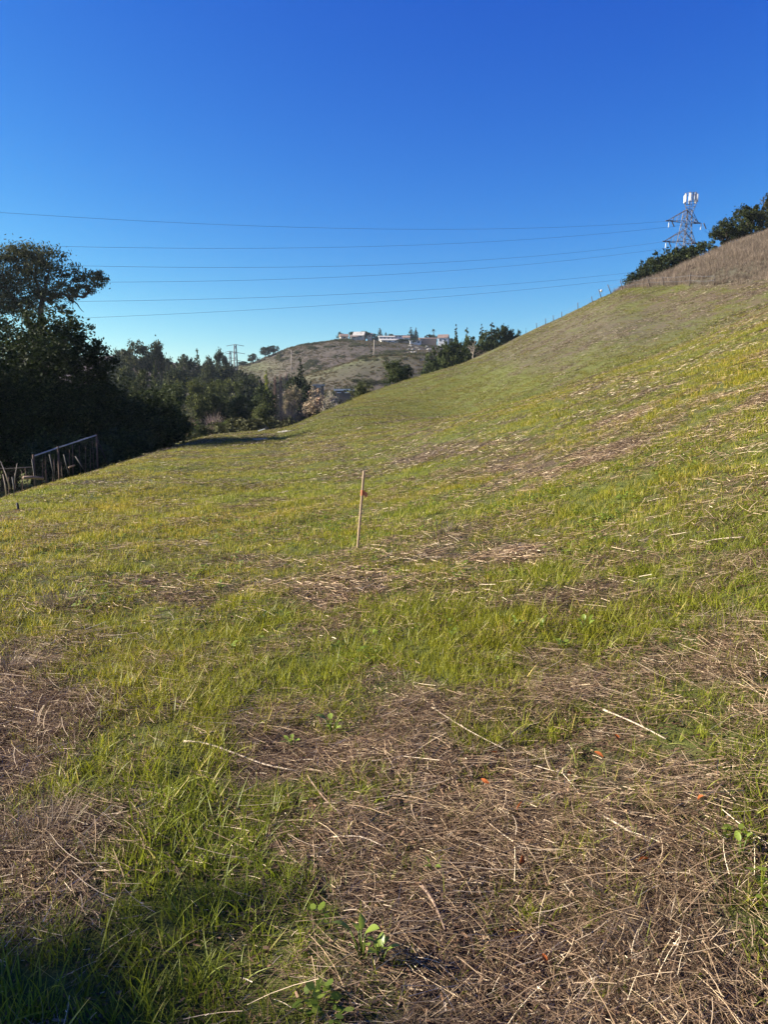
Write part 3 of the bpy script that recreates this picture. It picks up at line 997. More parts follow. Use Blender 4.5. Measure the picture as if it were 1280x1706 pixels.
def big_trees():
    q = np.random.default_rng(91)
    # oak over the fence
    D = 45
    base = at(10, 740, D); base.z = hz(base.x, D)
    L = [blob(20, 590, D, 85, 68), blob(100, 582, D, 52, 50), blob(60, 660, D, 110, 80), blob(148, 632, D, 42, 48), blob(-70, 620, D, 110, 95),
         blob(120, 705, D, 75, 60), blob(10, 745, D, 120, 60), blob(160, 680, D, 36, 50), blob(-120, 720, D, 110, 80), blob(70, 545, D, 40, 30),
         blob(40, 640, D, 100, 80, None, -3), blob(-20, 700, D, 100, 70, None, -3.5), blob(90, 690, D, 80, 60, None, -2.5), blob(-60, 560, D, 70, 45),
         blob(-190, 640, D, 100, 110), blob(165, 735, D, 40, 40, None, 1), blob(100, 750, D, 70, 40, None, -1), blob(118, 560, D, 38, 32), blob(168, 612, D, 28, 34), blob(182, 655, D, 28, 40), blob(135, 590, D, 36, 34)]
    e = empty('oak_tree', base)
    tag(e, 'big dense dark oak behind the chain-link fence at the left edge', 'tree')
    c = link(bpy.data.objects.new('crown', crown_mesh('crown', rel(L, base), 120000, .17, q, 70, .17, .45, .6)), e)
    c.color = (.62, .68, .60, 1)
    mb = MB()
    limb(mb, (0, 0, -.4), (0.6, 0, 3), .55, .4, q)
    for l in rel(L, base)[:10]: limb(mb, (0.4, 0, 2.4), l[:3], .22, .05, q)
    mb.build('trunk', M['bark'], e, True)
    # eucalyptus behind it
    D = 98
    base = at(30, 720, D); base.z = hz(base.x, D)
    L = [blob(30, 450, D, 50, 34), blob(78, 442, D, 36, 26), blob(48, 425, D, 38, 16), blob(108, 478, D, 20, 22), blob(150, 468, D, 22, 17), blob(166, 463, D, 11, 11), blob(5, 490, D, 55, 28),
         blob(70, 492, D, 30, 24), blob(-50, 460, D, 65, 50), blob(128, 455, D, 22, 12), blob(112, 520, D, 9, 9), blob(95, 508, D, 14, 9), blob(135, 484, D, 16, 9), blob(20, 515, D, 40, 18), blob(-110, 480, D, 60, 50),
         blob(145, 480, D, 18, 9), blob(15, 425, D, 25, 14)]
    e = empty('eucalyptus_tree', base)
    tag(e, 'tall loose eucalyptus with a side limb reaching into the sky at left', 'tree')
    c = link(bpy.data.objects.new('crown', crown_mesh('crown', rel(L, base), 36000, .38, q, 40, .22, .35, .36, 0.8)), e)
    c.color = (1.25, 1.05, 1.0, 1)
    mb = MB()
    def P(px, row): return tuple(at(px, row, D) - base)
    limb(mb, (0, 0, -.4), P(62, 560), .75, .48, q)
    for a, b, r0, r1 in (((62, 560), (70, 500), .3, .2), ((70, 500), (105, 490), .17, .12), ((105, 490), (138, 496), .13, .09), ((138, 496), (150, 484), .09, .06),
                         ((150, 484), (168, 462), .06, .02), ((105, 490), (128, 506), .08, .05), ((128, 506), (139, 520), .05, .02), ((70, 500), (50, 450), .2, .08),
                         ((62, 560), (10, 480), .25, .1), ((70, 500), (85, 440), .15, .04), ((10, 480), (-50, 455), .12, .05), ((138, 496), (155, 470), .05, .02), ((120, 500), (124, 520), .03, .01),
                         ((10, 480), (0, 430), .1, .03), ((105, 490), (130, 455), .07, .02)):
        limb(mb, P(*a), P(*b), r0 * 1.5, r1 * 1.5, q, .1)
    mb.build('trunk', M['bark'], e, True)
    # dark scrub under and beside it
    for nm, lab, px, row, d, rx, ry, n in (
            ('shrub', 'dark shaded shrub with pale flower heads at the far end of the chain-link fence', 228, 698, 47, 64, 50, 10000),
            ('shrub', 'dark low shrub whose shade crosses the grass, right end of the dark hedge', 270, 712, 50, 40, 34, 6500),
            ('shrub', 'dark low shrub at the foot of the hedge just right of the fence corner', 205, 745, 42, 50, 28, 6000),
            ('shrub', 'dark leafy shrub right behind the top rail of the chain-link fence', 110, 765, 38, 75, 32, 7000)):
        base = at(px, row + ry, d); base.z = hz(base.x, d) - .1
        top = blob(px, row, d, rx, ry)
        L = [top]
        for i in range(7):
            a = q.uniform(-1, 1); L.append(blob(px + a * rx * .8, row + q.uniform(-.5, .9) * ry * (1 - abs(a) * .4), d, rx * .42, ry * .5, None, q.uniform(-1.2, 1.2)))
        e = empty(nm, base)
        tag(e, lab, 'shrub')
        c = link(bpy.data.objects.new('foliage', crown_mesh('foliage', rel(L, base), int(n * 1.7), .20, q, 40, .24, .45, .6, 0, -.6)), e)
        c.color = (.80, .84, .76, 1)
        mb = MB()
        for i in range(6): limb(mb, (0, 0, -.3), rel(L, base)[i + 1][:3], .06, .02, q)
        mb.build('stem', M['bark'], e, True)
    # out of the picture on the left: what shades the oak and the near grass
    grow('oak_tree', 'broad oak standing out of view left of the fence, shading the hollow', 'oak', 0, (-36, 40, hz(-36, 40)), 16.5, 22, (.8, .85, .8), 'oaks out of view on the left')
    grow('oak_tree', 'oak standing out of view up the creek on the left', 'oak', 1, (-38, 27, hz(-38, 27)), 14, 20, (.8, .85, .8), 'oaks out of view on the left')
    grow('oak_tree', 'oak out of view far left of the viewer, shading the nearest grass', 'oak', 2, (-21, 3.0, hz(-21, 3.0)), 14.5, 7.6, (.9, .95, .9), None, 'tree')

big_trees()

VG, BG, RG, SG, HG = 'trees in the valley', 'tree line across the valley', 'trees on the far ridge', 'shrubs at the end of the bench', 'dark trees behind the hill brow'
TREES = [
    # tree line across the valley, left to right: name, label, kind, variant, px, top, distance, width px, tint, group
    ('eucalyptus_tree', 'farthest bluish tree just right of the big dark oak, low on the skyline', 'oak', 1, 196, 572, 330, 46, G1, BG),
    ('pine_tree', 'broad umbrella-topped tree, tallest on the skyline right of the big oak', 'umbrella', 0, 228, 566, 235, 72, (1.2, 1.05, 1), BG),
    ('pine_tree', 'umbrella-topped tree with open crown touching the tallest one on its right', 'umbrella', 1, 258, 567, 240, 48, (1.1, 1, .95), BG),
    ('conifer_tree', 'pointed dark green conifer standing in front of the umbrella-topped trees', 'conifer', 0, 258, 596, 190, 36, G2, BG),
    ('oak_tree', 'wide dark oak low under the umbrella-topped trees, beside the big oak', 'oak', 0, 212, 606, 170, 64, G3, VG),
    ('oak_tree', 'dark round-topped tree on the skyline between umbrella trees and a spire conifer', 'oak', 2, 306, 582, 260, 48, (1, .95, .9), BG),
    ('conifer_tree', 'slim spire-topped conifer on the skyline, middle of the tree line', 'conifer', 1, 328, 578, 270, 26, G3, BG),
    ('oak_tree', 'low dark tree on the skyline just right of the spire conifer', 'oak', 0, 345, 590, 280, 34, (1.05, .95, .9), BG),
    ('pine_tree', 'round-headed pine standing above the skyline left of the far pylons', 'umbrella', 2, 366, 582, 290, 24, (1, 1, .95), BG),
    ('oak_tree', 'low dark tree at the foot of the far pylons', 'oak', 1, 382, 597, 300, 30, (1, .95, .9), BG),
    ('oak_tree', 'small dark tree between the far pylons and the umbrella pine pair', 'oak', 2, 405, 601, 505, 20, G1, BG),
    ('oak_tree', 'small dark tree at the lower left of the umbrella pine pair on the ridge', 'oak', 0, 421, 588, 505, 22, G1, BG),
    ('pine_tree', 'left one of two umbrella pines on the ridge slope right of far pylons', 'oak', 1, 442, 576, 508, 22, (.8, .85, .85), BG),
    ('pine_tree', 'right one of two umbrella pines on the ridge slope right of far pylons', 'oak', 2, 455, 574, 510, 22, (.8, .85, .85), BG),
    ('oak_tree', 'dark tree low between the big oak and the tallest umbrella-topped tree', 'oak', 2, 206, 586, 280, 50, (1, .95, .9), BG),
    ('oak_tree', 'dark low tree filling the gap right of the umbrella-topped trees', 'oak', 1, 279, 588, 285, 40, (1, .95, .9), BG),
    ('oak_tree', 'dark low tree between the spire conifer and the round-headed pine', 'oak', 2, 352, 594, 310, 44, (1, .95, .9), BG),
    ('oak_tree', 'dark low tree below the left of the far pylons', 'oak', 1, 372, 602, 240, 44, (1, .95, .9), BG),
    ('oak_tree', 'dark low tree just right of the far pylons below the green slope', 'oak', 2, 400, 610, 235, 40, (1, .95, .9), BG),
    ('oak_tree', 'dark rounded oak filling the tree line below the spire conifer', 'oak', 1, 290, 606, 200, 44, (1.1, 1.1, 1), BG),
    ('oak_tree', 'dark rounded oak filling the tree line below the round-headed pine', 'oak', 0, 345, 606, 215, 50, (1.05, 1, .95), BG),
    ('oak_tree', 'dark oak in front of the umbrella-topped trees beside the pointed conifer', 'oak', 0, 236, 612, 150, 56, G3, VG),
    # valley middle
    ('willow_tree', 'olive loose willow beside the dark shrub, lowest left in the valley', 'willow', 0, 232, 634, 110, 76, G2, VG),
    ('willow_tree', 'pale olive twiggy willow right of the lowest left one in the valley', 'willow', 1, 288, 628, 105, 66, (1.7, 1.65, 1.4), VG),
    ('willow_tree', 'yellow olive rounded willow in the middle of the valley trees', 'willow', 2, 334, 622, 140, 62, (2.0, 1.8, 1.2), VG),
    ('willow_tree', 'yellow olive rounded willow below the far pylons', 'willow', 0, 376, 616, 160, 66, (2.0, 1.85, 1.25), VG),
    ('oak_tree', 'dark green oak in front of the yellow olive willows, left of centre', 'oak', 1, 352, 648, 105, 58, G3, VG),
    ('oak_tree', 'dark green oak directly above the low brown shrubs at the bench end', 'oak', 2, 402, 652, 95, 44, G3, VG),
    ('oak_tree', 'dark oak below the yellow poplar, right of the valley middle', 'oak', 0, 438, 640, 120, 60, (1.1, 1.15, 1.05), VG),
    ('oak_tree', 'dark oak between the far green slope and the yellow poplar', 'oak', 2, 420, 616, 190, 50, G0, VG),
    ('poplar_tree', 'narrow pale yellow poplar in front of the brown far slope', 'cypress', 0, 443, 612, 175, 12, (3.6, 3.2, 1.6), VG),
    ('poplar_tree', 'leafless pinkish poplar, left of the bare row right of the yellow poplar', 'poplar', 0, 458, 622, 172, 11, PINKISH, VG),
    ('poplar_tree', 'leafless pale poplar, middle of the bare row beside the yellow poplar', 'poplar', 1, 467, 617, 172, 11, (1.7, 1.55, 1.5), VG),
    ('poplar_tree', 'leafless pale poplar, right end of the bare row beside the dark tree', 'poplar', 0, 477, 614, 172, 11, (1.6, 1.5, 1.5), VG),
    ('conifer_tree', 'tall dark upright tree right of the bare poplars, against the far spur', 'conifer', 1, 500, 592, 165, 34, (.8, .85, .8), VG),
    ('oak_tree', 'dark oak around the foot of the tall upright tree by the bare poplars', 'oak', 1, 498, 618, 150, 48, (.8, .85, .8), VG),
    # below
    ('acacia_tree', 'blond feathery shrub-tree below the tall dark upright tree', 'willow', 2, 489, 636, 100, 46, (5.2, 3.4, 6.0), VG),
    ('acacia_tree', 'blond tan flowering bush against the hill brow, left of white roofs', 'shrub', 1, 528, 640, 104, 62, (6.9, 4.2, 8.0), VG),
    ('acacia_tree', 'pale whitish flowering bush just in front of the white roofs', 'shrub', 2, 553, 642, 100, 44, (7.0, 4.9, 10.5), VG),
    ('shrub', 'grey leafless shrub between the blond bush and the bench end', 'bare', 0, 478, 664, 92, 52, GREY, SG),
    ('shrub', 'dull olive shrub right of the dark green oak at the bench end', 'shrub', 0, 434, 668, 88, 44, (1.7, 1.5, 1.3), SG),
    ('shrub', 'low pinkish brown shrub, leftmost at the end of the bench', 'bare', 1, 318, 690, 78, 40, PINKISH, SG),
    ('shrub', 'low green rounded shrub, second from the left at the bench end', 'shrub', 1, 328, 698, 74, 34, (1.2, 1.3, 1.0), SG),
    ('shrub', 'pale grey twiggy shrub in the middle of the bench end', 'bare', 0, 356, 676, 82, 44, (1.5, 1.4, 1.4), SG),
    ('shrub', 'low olive shrub beside the small bright patch of grass at bench end', 'shrub', 2, 374, 694, 77, 34, (1.6, 1.6, 1.2), SG),
    ('shrub', 'brown leafless shrub on the brow just left of the blond bush', 'bare', 1, 505, 668, 100, 40, GREY, SG),
    # right of the valley
    ('oak_tree', 'lone round dark oak on the brow in the middle of the picture', 'oak', 2, 661, 594, 111, 56, (1.15, 1.15, 1.1), None),
    ('shrub', 'dark rounded bush on the brow between white roofs and the lone oak', 'shrub', 0, 602, 630, 101, 34, (1.2, 1.1, 1.0), None),
    ('shrub', 'small dark bush peeping over the white roofs', 'shrub', 1, 558, 634, 150, 18, (1.2, 1.2, 1.1), None),
    ('oak_tree', 'dark oak at the lower left of the dark wood behind the brow', 'oak', 0, 718, 584, 140, 42, (.95, 1, .9), HG),
    ('oak_tree', 'dark broad oak in the lower middle of the dark wood behind the brow', 'oak', 1, 748, 560, 146, 60, (.9, .95, .85), HG),
    ('oak_tree', 'dark broad oak beneath the conifers, right middle of the dark wood', 'oak', 2, 784, 553, 152, 60, (.9, .95, .85), HG),
    ('oak_tree', 'dark rounded oak beneath the tallest conifers near the brow', 'oak', 0, 815, 548, 160, 58, (.85, .9, .82), HG),
    ('conifer_tree', 'pointed conifer, leftmost in the dark wood behind the brow', 'conifer', 0, 761, 539, 158, 30, (.8, .88, .8), HG),
    ('conifer_tree', 'ragged conifer second from the left in the dark wood behind the brow', 'conifer', 1, 778, 543, 162, 30, (.85, .9, .85), HG),
    ('conifer_tree', 'pointed conifer in the middle of the dark wood, left of the tallest', 'conifer', 0, 803, 539, 164, 34, (.75, .8, .75), HG),
    ('conifer_tree', 'tallest broad conifer of the dark wood behind the brow', 'conifer', 1, 820, 535, 166, 40, (.75, .8, .75), HG),
    ('oak_tree', 'big round-headed dark tree right of the tallest conifer in the dark wood', 'oak', 1, 836, 534, 168, 42, (.8, .85, .8), HG),
    ('oak_tree', 'dark tree second from the right end of the dark wood', 'oak', 2, 853, 542, 170, 30, (.8, .85, .8), HG),
    ('oak_tree', 'smallest dark tree at the right end of the dark wood', 'oak', 0, 865, 547, 172, 20, (.8, .85, .8), HG),
    ('conifer_tree', 'tiny lone conifer tip showing over the brow right of the dark wood', 'conifer', 0, 877, 546, 190, 8, (.9, .95, .9), HG),
    # far ridge
    ('oak_tree', 'small round tree, leftmost of those on the far ridge', 'oak', 0, 567, 552, 530, 13, G1, RG),
    ('oak_tree', 'small low tree second from the left on the far ridge', 'oak', 1, 588, 551, 530, 18, G1, RG),
    ('oak_tree', 'dark tree right of the tan gabled house on the far ridge', 'oak', 2, 606, 550, 525, 27, G1, RG),
    ('oak_tree', 'low tree between tan gabled house and the dark cone on far ridge', 'oak', 0, 622, 555, 530, 21, G1, RG),
    ('cypress_tree', 'broad dark cone-shaped tree on the far ridge left of the white house', 'conifer', 1, 633, 546, 530, 18, (.7, .8, .75), RG),
    ('cypress_tree', 'thin dark spire left of the pair of dark cones on far ridge', 'cypress', 0, 643, 552, 535, 6, (.7, .8, .75), RG),
    ('oak_tree', 'low dark tree behind the white house on the far ridge', 'oak', 1, 651, 554, 545, 18, G1, RG),
    ('cypress_tree', 'left one of two dark cones on the far ridge', 'cypress', 1, 685, 544, 530, 12, (.65, .75, .7), RG),
    ('cypress_tree', 'right one of two dark cones on the far ridge', 'conifer', 0, 693, 545, 530, 18, (.65, .75, .7), RG),
    ('oak_tree', 'low dark tree below the pair of dark cones on the far ridge', 'oak', 2, 668, 564, 505, 30, (.8, .9, .8), RG),
    ('oak_tree', 'dark tree under the pair of dark cones beside the small white house', 'oak', 0, 690, 563, 500, 27, (.8, .9, .8), RG),
    ('oak_tree', 'round tree under the tall palm on the far ridge', 'oak', 1, 719, 555, 530, 24, G1, RG),
    ('cypress_tree', 'small dark spire right of the palm on the far ridge', 'cypress', 1, 733, 557, 530, 6, (.7, .8, .75), RG),
    ('oak_tree', 'low tree beside the orange-roofed house at right end of far ridge', 'oak', 2, 752, 562, 520, 21, G1, RG),
    # behind the hilltop
    ('oak_tree', 'dark oak at the foot of the lattice tower on the right hill', 'oak', 1, 1126, 402, 122, 92, (1.0, 1.05, .95), 'oaks behind the hilltop'),
    ('oak_tree', 'low dark oak right of the lattice tower behind the dry grass', 'oak', 2, 1172, 395, 120, 70, (1.0, 1.05, .95), 'oaks behind the hilltop'),
    ('oak_tree', 'lowest dark bush behind the hill fence, left below the lattice tower', 'oak', 0, 1054, 451, 112, 48, (.95, 1, .9), 'oaks behind the hilltop'),
    ('oak_tree', 'low dark bush on the hilltop between tower oak and lowest bush', 'oak', 2, 1092, 420, 116, 52, (.95, 1, .9), 'oaks behind the hilltop'),
    ('oak_tree', 'small dark bush second from the left behind the hill fence', 'oak', 1, 1074, 436, 113, 40, (.95, 1, .9), 'oaks behind the hilltop'),
    ('oak_tree', 'open-branched small oak leaning out between the tower and the right edge', 'umbrella', 0, 1212, 362, 118, 54, (1.0, 1.0, .9), 'oaks behind the hilltop'),
    ('oak_tree', 'dark oak at the top right edge of the hill', 'oak', 1, 1252, 332, 120, 72, (1.0, 1.0, .9), 'oaks behind the hilltop'),
    ('oak_tree', 'tallest brownish oak cut by the right edge of the picture', 'oak', 2, 1296, 312, 122, 60, (1.3, 1.05, .9), 'oaks behind the hilltop'),
]
for nm, lab, kind, v, px, top, d, wpx, tint, grp in TREES:
    tint = tuple(c * (.78 if grp in (VG, BG) and max(tint) < 3 else .62 if grp == 'oaks behind the hilltop' else 1) for c in tint)
    stand(nm, lab, kind, v, px, top, d, wpx, tint, grp, 'shrub' if nm == 'shrub' else 'tree', 0.2)

def palm():
    p = at(722.5, 546, 535)
    z = hz(p.x, 535)
    e = empty('palm_tree', (p.x, 535, z))
    tag(e, 'tall thin palm standing above the houses on the far ridge', 'tree')
    h = p.z - z
    MB().tube([(0, 0, -.3), (.2, 0, h * .5), (0, 0, h - 1.5)], [.35, .28, .25], 6).build('trunk', M['bark'], e, True)
    q = np.random.default_rng(5)
    n = 46
    a = q.uniform(0, 6.28, n); el = q.uniform(-.5, 1.3, n)
    d = np.stack([np.cos(a) * np.cos(el), np.sin(a) * np.cos(el), np.sin(el)], 1)
    base = np.tile([0, 0, h - 1.6], (n, 1))
    side = np.cross(d, [0, 0, 1.0]); side /= np.linalg.norm(side, axis=1)[:, None]
    V, F, k = strips(base, d, q.uniform(1.4, 2.1, n), np.full(n, .55), 3, np.tile([0, 0, -.5], (n, 1)), 0, side)
    c = link(bpy.data.objects.new('crown', npmesh('crown', V, F, M['leaf'], False, {'rnd': np.repeat(q.uniform(.2, .8, n), k)})), e)
palm()

# ---- undergrowth that reads as one mass
def undergrowth():
    q = np.random.default_rng(17)
    coll = proto_coll('scrub_clumps')
    for i in range(5):
        L = [(q.normal(0, .3), q.normal(0, .3), q.uniform(.2, .6), .35, .35, .3) for _ in range(5)]
        P, rnd = crown_points(L, 420, q, 20, .3, .3)
        V, F, rn = leaf_quads(P, .14, q, rnd)
        me = npmesh('scrub_%d' % i, V, F, M['scrub'], False, {'rnd': rn})
        coll.objects.link(bpy.data.objects.new('scrub_%d' % i, me))
    # valley floor
    n = 2600
    y = np.sqrt(q.uniform(70 ** 2, 320 ** 2, n)); t = q.uniform(-.5, .05, n); x = t * y
    k = (y > np.interp(t, CT, CD) + 6) & (fbm(x, y, 25, 3, 71) > .42) & ((y < 190) | (t < -.12))
    x, y = x[k], y[k]; n = len(x)
    s = q.uniform(1.4, 3.4, n) * (.7 + y / 300)
    tv = q.uniform(.7, 1.3, n)
    scatter('undergrowth', 'low mixed undergrowth filling the valley floor between the trees', 'undergrowth', coll, x, y, height(x, y) - .2,
            np.stack([np.zeros(n), np.zeros(n), q.uniform(0, 6.28, n)], 1), np.stack([s, s, s * .8], 1), q.integers(0, 5, n),
            np.stack([tv * 1.15, tv * 1.1, tv * .9, np.ones(n)], 1))
    # brown scrub over the far hillside
    n = 26000
    y = np.sqrt(q.uniform(230 ** 2, 560 ** 2, n)); t = q.uniform(-.25, .25, n); x = t * y
    g = fbm(x, y, 45, 4, 72)
    k = (g > .45) | (q.uniform(0, 1, n) < .35)
    x, y, g = x[k], y[k], g[k]; n = len(x)
    line = np.abs(fbm(x, y, 38, 3, 73) - .5) < .022
    s = q.uniform(.5, 1.25, n) * (.55 + g) * np.where(line, 1.9, 1)
    tv = q.uniform(.8, 1.3, n)
    br = (q.uniform(0, 1, n) < .85) & ~line
    tint = np.where(br[:, None], np.array([[2.5, 1.85, 1.85]]), np.array([[1.3, 1.25, 1.05]])) * tv[:, None]
    scatter('hill_scrub', 'purplish brown leafless scrub over the far hillside', 'scrub', coll, x, y, height(x, y) - .25,
            np.stack([np.zeros(n), np.zeros(n), q.uniform(0, 6.28, n)], 1), np.stack([s, s, s * .75], 1), q.integers(0, 5, n),
            np.concatenate([tint, np.ones((n, 1))], 1))
M['scrub'] = leafy('scrub_leaf', [(0, (.030, .034, .018)), (0.5, (.055, .060, .028)), (1, (.10, .10, .05))], 0.15, 0.7, False, True)
undergrowth()

# ------------------------------------------------------------------ small structures and things
def survey_stake():
    b = hit(596, 916, 4, 20)
    t = at(607, 783, b.y - 0.05)
    e = empty('survey_stake', b)
    tag(e, 'thin wooden survey stake with faded orange ribbon leaning in the middle of the meadow', 'stake')
    d = (t - b)
    rot = d.to_track_quat('Z', 'Y').to_matrix()
    L = d.length
    mb = MB()
    w, th = .036, .011
    mb.box(d * .48, (w, th, L * 1.02), rot)
    o = mb.build('lath', M['lath'], e)
    bv = o.modifiers.new('edge', 'BEVEL'); bv.width = .0015; bv.segments = 1
    # ribbon tied round the lath with two short tails
    c = d * .72
    rb = MB()
    rb.box(c, (w + .006, th + .006, .055), rot)
    rb.poly([c + Vector((.02, -.01, .02)), c + Vector((.055, -.02, .0)), c + Vector((.06, -.018, -.05)), c + Vector((.025, -.012, -.03))])
    rb.poly([c + Vector((.018, .008, .01)), c + Vector((.042, .014, -.03)), c + Vector((.035, .012, -.07)), c + Vector((.016, .008, -.02))])
    rb.build('ribbon', M['flag'], e)
survey_stake()

def chain_fence():
    """posts sink below the edge of the bench; rail runs over the three far posts"""
    P = []
    for px, top, d, hgt in ((160, 725, 36.0, 1.75), (96, 746, 32.8, 1.75), (55, 760, 30.2, 1.7)):
        t = at(px, top, d)
        P.append((t, Vector((t.x, t.y, min(hz(t.x, t.y), t.z - 1.5)))))
    t = at(-40, 770, 27.5); P.append((t, Vector((t.x, t.y, min(hz(t.x, t.y), t.z - 1.5)))))
    o0 = P[0][1].copy()
    e = empty('chain_link_fence', o0)
    tag(e, 'rusty chain-link garden fence with pale top rail below the bench at left', 'fence')
    for i, (t, b) in enumerate(P):
        MB().tube([b - o0 - Vector((0, 0, .4)), t - o0 + Vector((0, 0, .06))], .045, 8).build('post', M['rust'], e, True)
    for i in range(2):
        MB().tube([P[i][0] - o0, P[i + 1][0] - o0], .028, 8).build('top_rail', M['steel'], e, True)
    # slack lower rail going on to the left
    a, b = P[2][0] - o0 - Vector((0, 0, .42)), P[3][0] - o0 - Vector((0, 0, .2))
    MB().tube([a, a.lerp(b, .5) - Vector((0, 0, .05)), b], .02, 6).build('top_wire', M['wood'], e, True)
    # corner brace and return panel
    br = at(178, 770, 36.8) - o0
    MB().tube([P[0][0] - o0 - Vector((0, 0, .1)), br], .035, 6).build('brace', M['dark'], e, True)
    for i in range(3):
        A0, A1 = P[i][1] - o0, P[i][0] - o0
        B0, B1 = P[i + 1][1] - o0, P[i + 1][0] - o0
        if i == 2: A1 = A1 - Vector((0, 0, .42)); B1 = B1 - Vector((0, 0, .2))
        mb = MB()
        L = (B1 - A1).length
        n = int(L / .13)
        m = 12
        for k in range(-m, n):      # two families of slanted wires make the diamonds
            for sgn in (0, 1):
                pts = []
                for h in range(2):
                    s_ = (k + h * m) / n
                    v = h if not sgn else 1 - h
                    pts.append((s_, v))
                (s0, v0), (s1, v1) = pts
                if s1 <= 0 or s0 >= 1: continue
                if s0 < 0: v0 += (v1 - v0) * (-s0) / (s1 - s0); s0 = 0
                if s1 > 1: v1 = v0 + (v1 - v0) * (1 - s0) / (s1 - s0); s1 = 1
                p0 = A0.lerp(B0, s0).lerp(A1.lerp(B1, s0), v0); p1 = A0.lerp(B0, s1).lerp(A1.lerp(B1, s1), v1)
                mb.tube([p0, p1], .0013, 3, False)
        mb.build('wire_mesh', M['dark'], e)
        q = random.Random(i)
        for k in range(7):
            s_ = (k + .5 + q.uniform(-.3, .3)) / 7
            f, t = A0.lerp(B0, s_), A1.lerp(B1, s_)
            MB().tube([f - Vector((0, 0, .2)), f.lerp(t, q.uniform(.55, .98)) + Vector((q.uniform(-.12, .12), -.04, 0))], q.uniform(.010, .018), 5).build('picket', M['rust'], e, True)
chain_fence()

def stick(name, label, cat, pts, rad, m, group=None, n=6):
    pts = [Vector(p) for p in pts]
    o0 = pts[0].copy()
    o = MB().tube([p - o0 for p in pts], rad, n).build(name, m, None, True)
    o.location = o0
    tag(o, label, cat, group)
    return o

def left_edge():
    # short black stake in the grass
    b = hit(31, 851, 5, 40); t = at(28, 838, b.y)
    stick('metal_stake', 'short black metal stake standing alone in grass near the left edge', 'stake', [b - Vector((0, 0, .05)), t], .022, M['dark'])
    def lean(lab, top, foot, d, r0, m, nm='fence_stake', cat='stake'):
        stick(nm, lab, cat, [at(*foot, d), at(*top, d + .1)], r0, m)
    lean('dark leaning stake under the left end of the pale rail', (53, 765), (60, 812), 25, .03, M['dark'])
    lean('dark stake leaning right between first and second rail posts', (82, 757), (91, 798), 27.5, .03, M['dark'])
    lean('dark stake leaning left below the middle of the pale rail', (106, 757), (114, 790), 29, .03, M['dark'])
    lean('dark slanting stake near the right end of the pale rail', (125, 760), (141, 784), 30, .025, M['dark'])
    lean('dark thin stake right of the pale leaning stems at left edge', (20, 795), (26, 829), 17, .02, M['dark'])
    # pale dead stems
    for lab, pts in (('pale dry stem leaning left at the left edge fence', ((0, 768), (9, 790), (16, 815))),
                     ('pale dry stem leaning right beside the left-leaning one at the fence', ((28, 772), (24, 795), (21, 815))),
                     ('short pale dry stem between the two leaning stems and the fence', ((4, 790), (8, 808), (10, 826)))):
        stick('dead_weed', lab, 'dead weed', [at(*p, 17.5) for p in pts[::-1]], [.018, .014, .006], M['stalk'])
    a, b = at(38, 796, 24), at(72, 797, 24.4)
    stick('log', 'orange-brown cut log lying behind the chain-link fence', 'log', [a, a.lerp(b, .5) + Vector((0, 0, .02)), b], [.055, .05, .045], M['brownstalk'], None, 8)
    a, b = at(114, 779, 29.5), at(124, 775, 29.7)
    stick('log', 'short pale log end lying in front of the chain-link fence', 'log', [a, b], [.035, .03], M['brownstalk'], None, 8)
left_edge()

def hill_fence():
    o0 = fp[0].copy()
    e = empty('wire_fence', o0)
    tag(e, 'old wire pasture fence with thin leaning posts along the hilltop', 'fence')
    tops = []
    for (top, foot), b in zip(FPOST, fp):
        k = b.y / FPX
        dx, dz = (top[0] - foot[0]) * k, max((foot[1] - top[1]) * k, .9)
        f, t = b - o0 - Vector((0, 0, .3)), b - o0 + Vector((dx, 0, dz))
        tops.append((b - o0, t))
        MB().tube([f, t], [.055, .045], 6).build('post', M['darkwood'], e, True)
    for i in range(len(tops) - 1):
        for v in (.45, .85):
            a = tops[i][0].lerp(tops[i][1], v); b = tops[i + 1][0].lerp(tops[i + 1][1], v)
            MB().tube([a, a.lerp(b, .5) - Vector((0, 0, .06)), b], .008, 3, False).build('wire', M['wire'], e)
    # white round globe on a bracket beside the eighth post
    c = at(1002.5, 484.5, fp[7].y) - o0
    mb = MB()
    mb.tube([c + Vector((0, 0, -.17 * math.cos(w))) for w in np.linspace(.12, math.pi - .12, 9)], [.17 * math.sin(w) for w in np.linspace(.12, math.pi - .12, 9)], 12)
    mb.tube([c + Vector((0, 0, -.2)), c + Vector((0, 0, -.16))], .05, 8)
    o = mb.build('globe', M['white'], e, True)
    o['label'] = 'small white round globe by a leaning post'
hill_fence()

